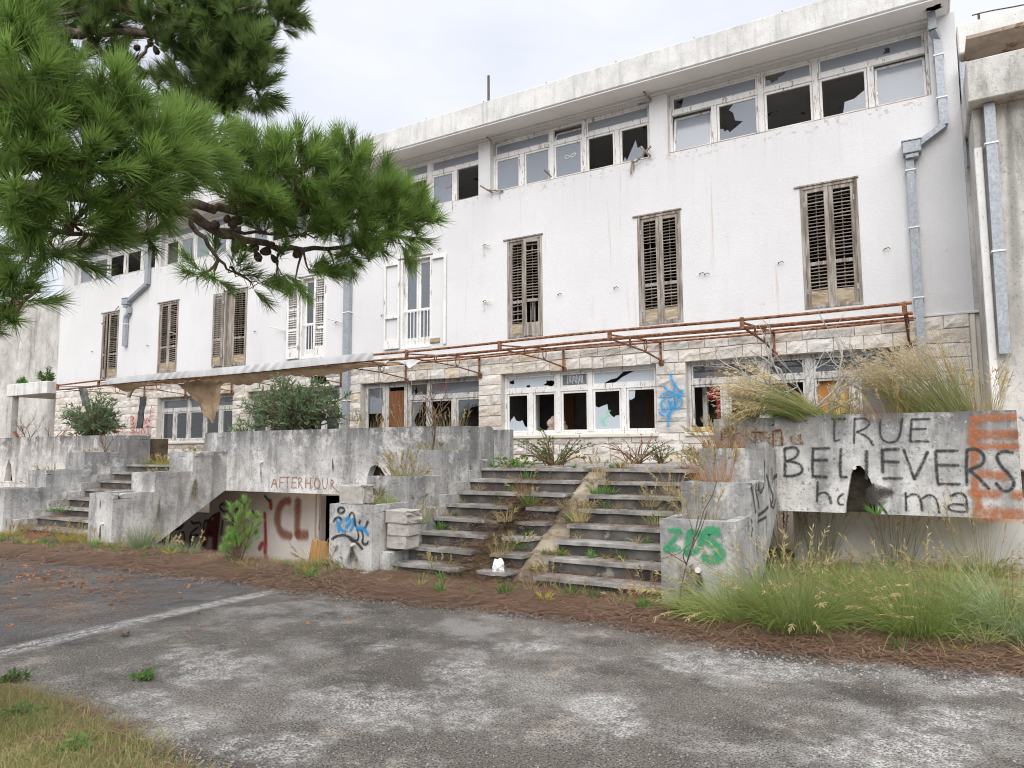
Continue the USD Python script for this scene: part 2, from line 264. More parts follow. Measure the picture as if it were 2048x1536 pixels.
MT['maroon_cloth'] = lay('maroon_cloth', {'scale': 5., 'stretch': (6, 1, .3), 'ramp': [(.3, (.14, .035, .05)), (.6, (.24, .075, .10))]}, rough=.9)
MT['net_curtain'] = lay('net_curtain', {'scale': 5., 'stretch': (8, 1, .2), 'ramp': [(.3, (.26, .27, .29)), (.6, (.52, .54, .57))]}, rough=.9)
MT['orange_board'] = lay('orange_board', {'scale': 2., 'stretch': (3, 1, .6), 'ramp': [(.3, (.38, .16, .04)), (.6, (.52, .27, .10))]}, rough=.6)
MT['yellow_board'] = lay('yellow_board', {'scale': 2., 'ramp': [(.3, (.50, .34, .08)), (.6, (.60, .44, .16))]}, rough=.6)
MT['brown_board'] = lay('brown_board', {'scale': 3., 'stretch': (5, 5, .5), 'ramp': [(.3, (.28, .13, .04)), (.6, (.42, .22, .08))]}, rough=.6)
MT['terracotta'] = lay('terracotta', {'scale': 8., 'ramp': [(.3, (.20, .07, .04)), (.6, (.34, .14, .08))]}, rough=.85)
MT['bark'] = lay('bark', {'scale': 12., 'stretch': (1, 1, .5), 'detail': 8., 'ramp': [(.3, (.05, .035, .028)), (.5, (.13, .095, .078)), (.65, (.22, .17, .145))]}, rough=.95, bump=[Bp(35, .9, .02)])
MT['cone'] = lay('cone', {'scale': 30., 'ramp': [(.3, (.035, .024, .018)), (.6, (.10, .07, .05))]}, rough=.9, bump=[Bp(90, .8, .01)])
MT['twig_grey'] = lay('twig_grey', {'scale': 14., 'ramp': [(.3, (.24, .225, .205)), (.6, (.42, .40, .37))]}, rough=.9)
MT['twig_brown'] = lay('twig_brown', {'scale': 14., 'ramp': [(.3, (.09, .05, .035)), (.6, (.18, .11, .075))]}, rough=.9)
def glass(name, tint, body, mixv, rough=.04, fres=1.45):
    """pane: dusty or painted body seen with a reflecting surface; mixv = how much light the body lets straight through"""
    return usdkit.material(stage, L+name, {
        'tr': ('transparent_bsdf', {'color': tint}), 'df': ('diffuse_bsdf', {'color': body}), 'tl': ('translucent_bsdf', {'color': body}), 'gl': ('glossy_bsdf', {'color': (1, 1, 1), 'roughness': rough}),
        'm0': ('mix_closure', {'fac': .35}), 'm1': ('mix_closure', {'fac': mixv}), 'fr': ('fresnel', {'IOR': fres}), 'm2': ('mix_closure', {})},
        [('df.BSDF', 'm0.closure1'), ('tl.BSDF', 'm0.closure2'), ('m0.closure', 'm1.closure1'), ('tr.BSDF', 'm1.closure2'), ('fr.fac', 'm2.fac'), ('m1.closure', 'm2.closure1'), ('gl.BSDF', 'm2.closure2')], surface='m2.closure')
MT['frost'] = glass('frosted_glass', (.9, .93, .96), (.44, .48, .54), .30, .12, 1.6)
MT['clear'] = glass('clear_glass', (.90, .93, .93), (.3, .32, .33), .88, .02, 1.5)
MT['dusty'] = glass('dusty_glass', (.85, .88, .9), (.36, .39, .42), .66, .05, 1.5)
MT['painted'] = glass('painted_glass', (.8, .85, .9), (.66, .73, .79), .04, .08, 1.5)
MT['greenish'] = glass('greenish_glass', (.8, .9, .87), (.45, .56, .54), .3, .08, 1.5)
def paint(name, col, fade=.0):
    return usdkit.material(stage, L+name, {
        'at': ('attribute', {'attribute': 'a'}), 'geo': ('geometry', {}), 'n': ('noise_texture', {'scale': 34., 'detail': 4., 'roughness': .75}), 'mr': ('map_range', {'from_min': .36+fade*.2, 'from_max': .54+fade*.2, 'to_min': .35, 'to_max': 1., 'clamp': True}),
        'mu': ('math', {'math_type': 'multiply', 'use_clamp': True}), 'p': ('principled_bsdf', {'base_color': col, 'roughness': .6})},
        [('geo.position', 'n.vector'), ('n.fac', 'mr.value'), ('at.fac', 'mu.value1'), ('mr.result', 'mu.value2'), ('mu.value', 'p.alpha')], surface='p.BSDF')
for n, c, fd in (('black', (.02, .02, .022), .0), ('orange', (.40, .135, .045), .35), ('green', (.03, .30, .13), .1), ('red', (.42, .03, .03), .1), ('dark_red', (.22, .012, .02), 0), ('rustred', (.30, .085, .03), .3), ('blue', (.02, .27, .55), .0), ('pale_blue', (.16, .40, .60), .4), ('white', (.75, .77, .8), .2), ('mint', (.25, .72, .50), .5), ('brown', (.33, .13, .045), .0), ('dark', (.045, .037, .028), .1), ('moss', (.10, .085, .035), .35), ('worn', (.47, .455, .43), .8), ('damp', (.20, .19, .17), .9), ('crackdark', (.045, .042, .04), .9)):
    MT['sp_'+n] = paint('spray_'+n, c, fd)
MT['sp_worn'] = usdkit.material(stage, L+'worn_surface', {'at': ('attribute', {'attribute': 'a'}), 'geo': ('geometry', {}), 'n': ('noise_texture', {'scale': 75., 'detail': 3., 'roughness': .7}), 'n2': ('noise_texture', {'scale': 9., 'detail': 5., 'roughness': .75}),
    'mr': ('map_range', {'from_min': .42, 'from_max': .54, 'to_min': .05, 'to_max': 1., 'clamp': True}), 'm2': ('map_range', {'from_min': .40, 'from_max': .56, 'to_min': .15, 'to_max': 1., 'clamp': True}), 'mu': ('math', {'math_type': 'multiply'}), 'mv': ('math', {'math_type': 'multiply', 'use_clamp': True}),
    'r': ('rgb_ramp', {'ramp': [(.35, (.36, .345, .32)), (.65, (.60, .585, .56))]}), 'bu': ('bump', {'strength': .6, 'distance': .012}), 'p': ('principled_bsdf', {'roughness': .9, 'specular_ior_level': .2})},
    [('geo.position', 'n.vector'), ('geo.position', 'n2.vector'), ('n.fac', 'mr.value'), ('n2.fac', 'm2.value'), ('mr.result', 'mu.value1'), ('m2.result', 'mu.value2'), ('mu.value', 'mv.value1'), ('at.fac', 'mv.value2'), ('mv.value', 'p.alpha'), ('n.fac', 'r.fac'), ('r.color', 'p.base_color'), ('n.fac', 'bu.height'), ('bu.normal', 'p.normal')], surface='p.BSDF')
def leafm(name, cols, tr=.35, rough=.55, by='island', mulr=None):
    N = {'geo': ('geometry', {}), 'oi': ('object_info', {}), 'r': ('rgb_ramp', {'ramp': cols}), 'p': ('principled_bsdf', {'roughness': rough, 'specular_ior_level': .3}), 't': ('translucent_bsdf', {}), 'm': ('mix_closure', {'fac': tr}), 'hv': ('hsv', {}), 'mr': ('map_range', {'to_min': .65, 'to_max': 1.3})}
    K = [('geo.random_per_island', 'r.fac'), ('r.color', 'hv.color'), ('oi.random', 'mr.value'), ('mr.result', 'hv.value'), ('hv.color', 'p.base_color'), ('hv.color', 't.color'), ('p.BSDF', 'm.closure1'), ('t.BSDF', 'm.closure2')]
    return usdkit.material(stage, L+name, N, K, surface='m.closure')
MT['pine'] = leafm('pine_needles', [(0, (.19, .29, .07)), (.45, (.42, .58, .15)), (.85, (.68, .80, .30)), (1, (.78, .68, .34))], .5, .36)
MT['pine_far'] = leafm('pine_needles_far', [(0, (.15, .22, .065)), (.5, (.34, .47, .13)), (1, (.58, .66, .24))], .45, .42)
MT['sapling'] = leafm('sapling_needles', [(0, (0.220, 0.363, 0.095)), (.5, (0.415, 0.598, 0.148)), (1, (0.684, 0.762, 0.253))], .35)
MT['oleander'] = leafm('oleander_leaves', [(0, (.15, .22, .11)), (.5, (.32, .42, .20)), (1, (.58, .64, .38))], .3, .40)
MT['rose'] = leafm('shrub_leaves', [(0, (0.175, 0.237, 0.080)), (.5, (0.350, 0.428, 0.137)), (.9, (0.625, 0.641, 0.228)), (1, (0.750, 0.380, 0.182))], .3)
MT['grass'] = leafm('green_grass', [(0, (0.213, 0.273, 0.072)), (.5, (0.457, 0.499, 0.144)), (.85, (0.822, 0.712, 0.264)), (1, (0.900, 0.831, 0.456))], .3)
MT['grass_dry'] = leafm('dry_grass', [(0, (0.386, 0.312, 0.157)), (.5, (0.624, 0.519, 0.286)), (1, (0.832, 0.713, 0.443))], .3)
MT['plume'] = leafm('plume_heads', [(0, (.62, .52, .34)), (.5, (.78, .68, .48)), (1, (.88, .80, .62))], .4)
MT['grass_mix'] = leafm('mixed_grass', [(0, (0.257, 0.299, 0.097)), (.4, (0.513, 0.512, 0.173)), (.7, (0.846, 0.661, 0.302)), (1, (0.900, 0.897, 0.518))], .3)
MT['grass_orange'] = leafm('rusty_grass', [(0, (0.390, 0.189, 0.083)), (.5, (0.630, 0.362, 0.173)), (1, (0.750, 0.507, 0.270))], .3)
MT['grass_grey'] = leafm('grey_grass', [(0, (0.296, 0.360, 0.205)), (.5, (0.519, 0.585, 0.342)), (1, (0.815, 0.810, 0.502))], .3)
MT['weed'] = leafm('weed_leaves', [(0, (0.102, 0.208, 0.048)), (.5, (0.204, 0.352, 0.080)), (1, (0.374, 0.496, 0.144))], .3)
MT['yellow_weed'] = leafm('yellow_weed', [(0, (0.312, 0.260, 0.060)), (.5, (0.468, 0.377, 0.084)), (1, (0.546, 0.338, 0.084))], .3)
MT['litter_needle'] = leafm('litter_needles', [(0, (.24, .15, .10)), (.4, (.54, .36, .24)), (.8, (.74, .56, .41)), (1, (.85, .73, .58))], .05)
MT['dead_leaf'] = leafm('dead_leaves', [(0, (0.288, 0.111, 0.039)), (.5, (0.456, 0.202, 0.072)), (1, (0.552, 0.325, 0.130))], .1)
MT['gravel'] = lay('gravel', {'by': 'island', 'ramp': [(0, (.30, .29, .28)), (.5, (.50, .49, .47)), (1, (.68, .67, .65))]}, rough=.9)
# ================================================================ the building
F = 13.5                                   # y of the plaster face
rng = np.random.default_rng(7)
BL = thing('abandoned_building', 'long white abandoned building with broken windows, louvred shutters and stone ground floor', 'building', (-13, F, 1.33))
UPW = [(-4.20, .40, 7.58, 8.86), (-8.47, -4.58, 7.58, 8.84), (-12.66, -8.80, 7.58, 8.84), (-16.9, -13.02, 7.58, 8.84), (-21.1, -17.2, 7.58, 8.84), (-26.2, -21.4, 7.60, 8.86)]
FRW = [(-1.75, -.81), (-4.89, -3.99), (-8.01, -7.12), (-11.10, -10.16), (-14.14, -13.66), (-17.80, -16.83), (-21.04, -20.05), (-24.24, -23.28)]
FRW[4] = (-14.62, -13.66)
FZ = (4.10, 6.37)
GW = [(-3.97, -.29, 1.93, 3.31), (-8.19, -4.57, 1.93, 3.31), (-12.39, -8.79, 1.36, 3.31), (-16.68, -13.12, 1.93, 3.31), (-20.93, -17.32, 1.93, 3.31)]
up = sbox(-27, 3.79, .80, 8.95)
for a, b, c, d in UPW: up = up.difference(sbox(a, c, b, d))
for a, b in FRW: up = up.difference(sbox(a, FZ[0], b, FZ[1]))
obj('plaster_wall', extr(up, F, F+.30), MT['plaster'], BL)
gr = sbox(-27, .9, .72, 3.79)
for a, b, c, d in GW: gr = gr.difference(sbox(a, c, b, d))
obj('backing_wall', extr(gr, F+.006, F+.30), MT['mortar'], BL)
obj('drip_ledge', cb(-26.98, .86, F-.035, F+.02, 3.775, 3.815, .008), MT['plaster'], BL)
obj('end_wall', bx(.50, .80, F+.302, 20, .9, 8.95), MT['plaster'], BL)
obj('end_wall', bx(-27, -26.7, F+.302, 20, .9, 8.95), MT['dirty_wall'], BL)
obj('corner_strip', cb(.803, .925, F-.02, F+.30, 3.80, 7.3, .01), MT['dirty_wall'], BL)
obj('corner_strip', cb(.722, .80, F-.01, F+.29, .9, 3.77, .01), MT['cream'], BL)
obj('corner_strip', bx(.803, .93, F+.04, F+.2, .9, 3.774), MT['cream'], BL)
# roof
obj('roof_slab', cb(-27.25, .74, 12.9, 20.2, 8.955, 9.50, .02), MT['fascia'], BL)
obj('soffit', bx(-27.2, .70, 12.93, F+.0, 8.93, 8.953), MT['soffit'], BL)
obj('head_band', cb(-26.9, .44, F-.045, F-.002, 8.87, 8.93, .01), MT['plaster'], BL)
for i, x in enumerate(np.arange(-13.2, .5, 1.62)):
    obj('roof_clip', cat_([tube([(x, 13.0, 9.50), (x, 13.0, 9.535), (x+.02, 12.98, 9.56)], .014, 5)]), MT['iron'], BL)
obj('roof_rod', tube([(-8.32, 13.2, 9.5), (-8.32, 13.2, 10.28)], .03, 6), MT['iron'], BL)
obj('roof_rod', tube([(-13.12, 13.2, 9.5), (-13.19, 13.2, 10.14)], .025, 6), MT['iron'], BL)
# rooms behind
for z0, z1 in ((1.0, 1.33), (3.82, 4.06), (6.66, 6.90), (8.86, 8.95)):
    obj('floor_slab', bx(-26.7, .5, F+.301, 18.7, z0, z1), MT['interior'], BL)
obj('rear_wall', bx(-26.7, .5, 18.7, 18.9, .9, 8.95), MT['interior'], BL)
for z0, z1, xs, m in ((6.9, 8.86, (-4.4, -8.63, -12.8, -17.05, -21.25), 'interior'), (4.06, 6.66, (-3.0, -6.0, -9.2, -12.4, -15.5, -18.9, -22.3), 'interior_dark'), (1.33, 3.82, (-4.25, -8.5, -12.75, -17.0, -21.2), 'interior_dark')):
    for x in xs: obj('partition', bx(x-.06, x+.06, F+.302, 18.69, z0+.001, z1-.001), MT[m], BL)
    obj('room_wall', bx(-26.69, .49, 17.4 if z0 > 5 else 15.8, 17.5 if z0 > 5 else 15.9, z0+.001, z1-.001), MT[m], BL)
for x0, x1 in ((-5.55, -4.75), (-7.95, -7.45)):
    obj('room_door', cb(x0, x1, 15.70, 15.79, 1.34, 3.4), MT['brown_door'], BL)
# soot marks inside the upper rooms
def blob(cx, cz, r, n=18, seed=0, sx=1., sz=1.):
    q = np.random.default_rng(seed); th = np.linspace(0, 2*np.pi, n, endpoint=False)
    rr = r*(.55+.75*q.random(n))
    return Polygon(np.stack([cx+sx*rr*np.cos(th), cz+sz*rr*np.sin(th)], 1)).buffer(0)

# ---------------------------------------------------------------- windows
def pane_geo(poly, x0, x1, z0, z1, y, tilt=0.):
    P = shapely.affinity.affine_transform(poly, [x1-x0, 0, 0, z1-z0, x0, z0])
    m = extr(P, y, y+.005)
    return tf(m, rx(-math.radians(tilt)), c=(0, y, z0)) if tilt else m
UNIT = sbox(0, 0, 1, 1)
def holes(*hs):
    p = UNIT
    for h in hs: p = p.difference(Polygon(h).buffer(0) if not hasattr(h, 'area') else h)
    return p
def window(x0, x1, z0, z1, zt, bays, low, high, wood='white_wood', label=None, y=F+.14, fw=.055, mw=.11, par=BL):
    """bays: (xa, xb, number of lower sashes); low/high: per light (state, material)"""
    W = []
    d = .075
    W += [cb(x0, x1, y, y+d, z1-fw, z1, .006), cb(x0, x1, y, y+d, z0, z0+fw, .006), cb(x0, x0+fw, y, y+d, z0+fw, z1-fw, .006), cb(x1-fw, x1, y, y+d, z0+fw, z1-fw, .006)]
    for (a, b, n), (a2, b2, n2) in zip(bays[:-1], bays[1:]): W.append(cb(b, a2, y-.012, y+d, z0+fw, z1-fw, .006))
    for a, b, n in bays: W += [cb(a, b, y-.006, y+d, zt-.045, zt+.045, .006)]
    win = obj('window', cat_(W), MT[wood], par, label=label)
    il, ih = 0, 0
    def light(a, b, c, e, st, fr, yy):
        state, mat = st
        tilt = 0.
        if isinstance(state, tuple) and state[0] == 'tilt': tilt, state = state[1], UNIT
        S = [cb(a, b, yy, yy+.045, e-fr, e, .005), cb(a, b, yy, yy+.045, c, c+fr, .005), cb(a, a+fr, yy, yy+.045, c+fr, e-fr, .005), cb(b-fr, b, yy, yy+.045, c+fr, e-fr, .005)]
        if state != 'gone':
            m = cat_(S)
            if tilt: m = tf(m, rx(-math.radians(tilt)), c=(0, yy, c))
            obj('sash', m, MT[wood], win)
        if state is None or isinstance(state, str): return
        m = pane_geo(state, a+fr, b-fr, c+fr, e-fr, yy+.02)
        if tilt: m = tf(m, rx(-math.radians(tilt)), c=(0, yy, c))
        obj('pane', m, MT[mat], win)
    for a, b, n in bays:
        light(a+.004, b-.004, zt+.047, z1-fw-.002, high[ih], .035, y+.012); ih += 1
        w = (b-a-(n-1)*mw)/n
        for k in range(n):
            xa = a+k*(w+mw)
            if k: obj('post', cb(xa-mw+.002, xa-.002, y-.004, y+d, z0+fw, zt-.046, .006), MT[wood], win)
            light(xa+.004, xa+w-.004, z0+fw+.002, zt-.047, low[il], .045, y+.012); il += 1
    return win
fr = lambda s=UNIT: (s, 'frost')
NONE = (None, None)
H1 = [(-.1, 1.1), (.38, 1.1), (.38, .97), (.27, .84), (.38, .74), (.43, .5), (.64, .42), (.27, .19), (.22, .27), (.12, .25), (.1, .33), (-.1, .38)]
window(*UPW[0], 8.47, [(-4.145, -2.45, 2), (-2.34, -1.47, 1), (-1.36, .345, 2)],
       [(('tilt', 9), 'frost'), fr(holes(H1)), NONE, fr(Polygon([(.47, 0), (.52, .30), (.75, .33), (1, .50), (1, 0)])), (('tilt', 7), 'frost')],
       [fr(holes([(-.1, .15), (.03, .12), (.06, -.02), (.1, .2), (.13, 1.1), (-.1, 1.1)])), fr(holes([(-.1, .75), (.1, .55), (.15, .2), (.22, .35), (.3, .32), (.28, .55), (.45, .75), (.5, 1.1), (-.1, 1.1)])), fr(holes([(.63, .25), (.66, .55), (.64, .7), (.7, .68), (.70, .25)]))],
       label='upper window with a large jagged hole in one pane')
window(*UPW[1], 8.47, [(-8.415, -6.97, 2), (-6.87, -6.17, 1), (-6.07, -4.635, 2)],
       [fr(), fr(), fr(), NONE, fr(Polygon([(0, 0), (.03, .06), (.10, .17), (.17, .04), (.53, .62), (.60, .36), (.80, .38), (.88, .2), (.8, 0)]))],
       [fr(), (('tilt', 28), 'frost'), fr()], label='upper window with a tilted middle light and a bluish glass shard')
window(*UPW[2], 8.47, [(-12.605, -11.19, 2), (-11.09, -10.40, 1), (-10.28, -8.855, 2)],
       [(UNIT, 'greenish'), fr(), NONE, fr(), ('gone', None)], [(UNIT, 'greenish'), fr(), fr()], label='upper window with greenish glass, partly behind the pine')
for k in (3, 4, 5):
    a, b = UPW[k][:2]; t = (b-a)/3.87
    window(*UPW[k], 8.47, [(a+.055, a+1.47*t, 2), (a+1.57*t, a+2.27*t, 1), (a+2.38*t, b-.055, 2)], [[fr(), NONE, fr(), (UNIT, 'dusty'), NONE], [NONE, fr(), (UNIT, 'greenish'), fr(holes(H1)), NONE], [fr(), (UNIT, 'dusty'), NONE, NONE, NONE]][k-3], [fr(), fr(), fr()],
           label=['upper window behind the pine with two empty sashes', 'upper window behind the pine with a jagged pane', 'leftmost upper window above the faint blue letters'][k-3])
for i, (a, b, c, d) in enumerate(UPW):
    obj('window_sill', cb(a, b, F+.03, F+.14, c-.02, c+.035, .008), MT['sill_wood'], BL, label='peeling timber sill')
# loose strips and rods left of the roller boxes round the second upper window
def rods(parent, name, segs, r, mat):
    for s in segs: obj(name, tube(s, r, 5), MT[mat], parent)
P3 = lambda u, v, y: tuple(onY(u, v, y))
rods(BL, 'loose_bar', [[P3(973, 274, 13.35), P3(991, 288, 13.45), P3(1014, 281, 13.46)], [P3(990, 289, 13.46), P3(989, 312, 13.47)], [P3(1287, 183, 13.3), P3(1302, 199, 13.45), P3(1301, 202, 13.46), P3(1276, 209, 13.46)],
                      [P3(960, 371, 13.25), P3(985, 386, 13.47)], [P3(978, 380, 13.4), P3(1006, 382, 13.47)], [P3(1088, 339, 13.3), P3(1103, 354, 13.49)], [P3(1280, 293, 13.3), P3(1302, 313, 13.45)], [P3(1302, 292, 13.4), P3(1273, 323, 13.42), P3(1266, 324, 13.42)], [P3(1265, 320, 13.44), P3(1262, 348, 13.45)]], .022, 'grey_wood')

# ---------------------------------------------------------------- ground floor windows
pt = lambda s=UNIT: (s, 'painted')
window(*GW[1], 2.91, [(-8.13, -6.89, 2), (-6.77, -6.12, 1), (-6.02, -4.63, 2)],
       [pt(Polygon([(0, 0), (0, .22), (.10, .33), (.25, .42), (.36, .30), (.55, .27), (.72, .30), (.85, .12), (1, .10), (1, 0)])), NONE, NONE, pt(Polygon([(0, 0), (0, .62), (.14, .58), (.30, .62), (.50, .66), (.53, .50), (.62, .38), (.76, .30), (.84, .35), (1, .36), (1, 0)])), pt(Polygon([(0, 1), (.26, 1), (.23, .80), (.06, .74), (0, .78)]))],
       [pt(holes(blob(.07, .62, .1, 14, 3, .7, 2.2), blob(.43, .14, .045, 12, 4, 1, 3), blob(.88, .35, .11, 16, 5, .9, 3))), (UNIT, 'dusty'), pt(holes([(.12, -.1), (.28, .33), (.38, .42), (.52, 1.1), (.72, 1.1), (.48, .50), (.38, .1), (.3, -.1)]))],
       label='ground-floor window with pale painted glass, a green letter and jagged panes')
cl = lambda s=UNIT: (s, 'clear')
window(*GW[0], 2.90, [(-3.91, -2.60, 2), (-2.47, -1.82, 1), (-1.68, -.35, 2)], [NONE, NONE, NONE, NONE, (UNIT, 'dusty')], [cl(), cl(), cl()], wood='old_wood', label='ground-floor window with torn red curtain and orange board')
w = window(-10.98, -8.79, 1.93, 3.31, 2.88, [(-10.925, -10.37, 1), (-10.30, -8.85, 2)], [cl(holes(blob(.75, .6, .35, 16, 8), blob(.6, .2, .4, 16, 9))), NONE, cl(Polygon([(0, 0), (0, 1), (1, 1), (1, .80), (.6, .75), (.25, .62), (.1, .3)]))], [cl(holes([(.25, .0), (.22, .5), (.36, .9), (.40, .3)])), (UNIT, 'dusty')], wood='old_wood', label='ground-floor window beside the brown glazed door')
obj('sill_panel', cb(-10.97, -8.80, F+.10, F+.2, 1.35, 1.925, .01), MT['old_wood'], BL)
dd = []
for a, b in ((-12.38, -11.70), (-11.69, -11.0)): dd += [cb(a, a+.10, F+.14, F+.2, 1.35, 3.30, .006), cb(b-.10, b, F+.14, F+.2, 1.35, 3.30, .006), cb(a+.1, b-.1, F+.142, F+.2, 3.19, 3.30, .006), cb(a+.1, b-.1, F+.142, F+.2, 1.35, 1.6, .006)]
dr = obj('door', cat_(dd), MT['old_wood'], BL, label='double door with peeling white frame beside the downpipe')
obj('pane', bx(-12.28, -11.80, F+.165, F+.17, 2.55, 3.19), MT['dusty'], dr); obj('door_panel', bx(-11.59, -11.10, F+.165, F+.172, 1.6, 3.10), MT['brown_door'], dr, label='brown leaf standing ajar behind the frame')
obj('fallen_board', tf(cb(-12.2, -11.78, F+.24, F+.27, 1.4, 2.35, .006), ry(.3), c=(-12, 0, 1.4)), MT['orange_board'], BL)
for k in (3, 4):
    a, b = GW[k][:2]
    window(*GW[k], 2.90, [(a+.055, a+1.30, 2), (a+1.42, a+2.10, 1), (a+2.20, b-.055, 2)], [(UNIT, 'clear')]*5, [(UNIT, 'dusty')]*3, wood='old_wood', label=['ground-floor window half hidden by the oleander', 'ground-floor window under the hanging canvas, net curtains inside'][k-3])
for a, b, c, d in (GW[0], GW[1], GW[3], GW[4]):
    obj('stone_sill', cb(a-.04, b+.03, F-.09, F+.14, c-.075, c+.002, .012), MT['cream'], BL)
def curtain(x0, x1, y, z0, z1, mat, name='curtain', n=24, amp=.035, ragged=0., seed=1):
    q = np.random.default_rng(seed); X = np.linspace(x0, x1, n); Z = np.linspace(0, 1, 9)
    bot = z0+ragged*q.random(n)
    XX, ZZ = np.meshgrid(X, Z); ZZ = bot[None, :]+(z1-bot)[None, :]*ZZ
    YY = y+amp*np.sin((XX-x0)*34)*(1-.3*ZZ/z1)
    return obj(name, grid(XX, YY, ZZ), MT[mat], BL, smooth=True)
curtain(-3.62, -3.25, F+.27, 2.55, 2.88, 'red_cloth', ragged=.12, seed=2); curtain(-3.46, -3.30, F+.25, 2.0, 2.80, 'red_cloth', seed=3, n=10, ragged=.1)
curtain(-3.75, -3.45, F+.32, 2.95, 3.26, 'maroon_cloth', seed=4); obj('board', bx(-3.50, -3.05, F+.28, F+.29, 2.93, 3.27), MT['orange_board'], BL)
curtain(-1.45, -.36, F+.45, 2.92, 3.28, 'maroon_cloth', seed=5, n=40); curtain(-1.0, -.36, F+.45, 1.98, 2.86, 'maroon_cloth', seed=6, n=30)
obj('board', cat_([bx(-1.66, -1.40, F+.26, F+.28, 2.0, 2.84), bx(-1.2, -1.12, F+.26, F+.28, 2.0, 2.84)]), MT['orange_board'], BL); obj('board', bx(-1.40, -1.2, F+.27, F+.28, 2.0, 2.84), MT['yellow_board'], BL)
for i, (a, b) in enumerate(((-20.3, -19.1), (-19.0, -18.3), (-18.2, -17.4), (-16.5, -15.4))): curtain(a, b, F+.40, 1.97, 3.2, 'net_curtain', seed=10+i, n=44, amp=.05)
obj('white_post', cb(-3.80, -3.70, F+.5, F+.6, 1.34, 2.9), MT['old_wood'], BL); obj('white_post', cb(-8.05, -7.85, F+1.1, F+1.2, 1.34, 2.9), MT['white'], BL)

# ---------------------------------------------------------------- stone facing
RZ = [1.30, 1.51, 1.72, 1.925, 2.15, 2.38, 2.62, 2.85, 3.08, 3.31, 3.55, 3.775]
cand = []
for r in range(len(RZ)-1):
    z0, z1 = RZ[r], RZ[r+1]; iv = [(-26.98, .715)]
    for a, b, c, d in GW:
        if c < (z0+z1)/2 < d:
            iv = [p for s, e in iv for p in ((s, min(e, a)), (max(s, b), e)) if p[1]-p[0] > .03]
    for s, e in iv:
        x = s
        while x < e-.02:
            w = rng.uniform(.24, .62); w = e-x if e-x-w < .2 else w
            cand.append((x, x+w, z0, z1)); x += w
def stone(x0, x1, z0, z1, q):
    j = .007; n, m = 5, 4
    X, Z = np.meshgrid(np.linspace(x0+j, x1-j, n), np.linspace(z0+j, z1-j, m)); Z += q.normal()*.006+(X-X.mean())*q.normal()*.02
    dep = np.full((m, n), .012); dep[1:-1, 1:-1] = q.uniform(.010, .042, (m-2, n-2)); dep += q.uniform(0, .010, (m, n))
    X[1:-1, 1:-1] += q.uniform(-.25, .25, (m-2, n-2))*(x1-x0)/n; Z[1:-1, 1:-1] += q.uniform(-.22, .22, (m-2, n-2))*(z1-z0)/m
    a = grid(X, F-.004-dep, Z); idx = np.arange(n*m).reshape(m, n)
    ring = np.concatenate([idx[0, :-1], idx[:-1, -1], idx[-1, :0:-1], idx[:0:-1, 0]]); b = a[0][ring].copy(); b[:, 1] = F+.036
    k = len(ring); f = [(ring[i], n*m+i, n*m+(i+1) % k) for i in range(k)]+[(ring[i], n*m+(i+1) % k, ring[(i+1) % k]) for i in range(k)]
    return np.vstack([a[0], b]), np.vstack([a[1], np.array(f)])
rank = sorted(range(len(cand)), key=lambda i: -(cand[i][1]-cand[i][0])/(abs(cand[i][0]+1)+12))
keep, rest = set(rank[:298]), []
for i, c in enumerate(cand):
    m = stone(*c, rng); mt = MT[f'stone{rng.choice(7, p=[.24,.16,.16,.16,.08,.14,.06])}']
    if i in keep: obj('stone', m, mt, BL)
    else: rest.append((m, int(rng.integers(4))))
for k in range(4): obj('far_stones', cat_([m for m, j in rest if j == k]), MT[f'stone{k}'], BL, kind='stuff')

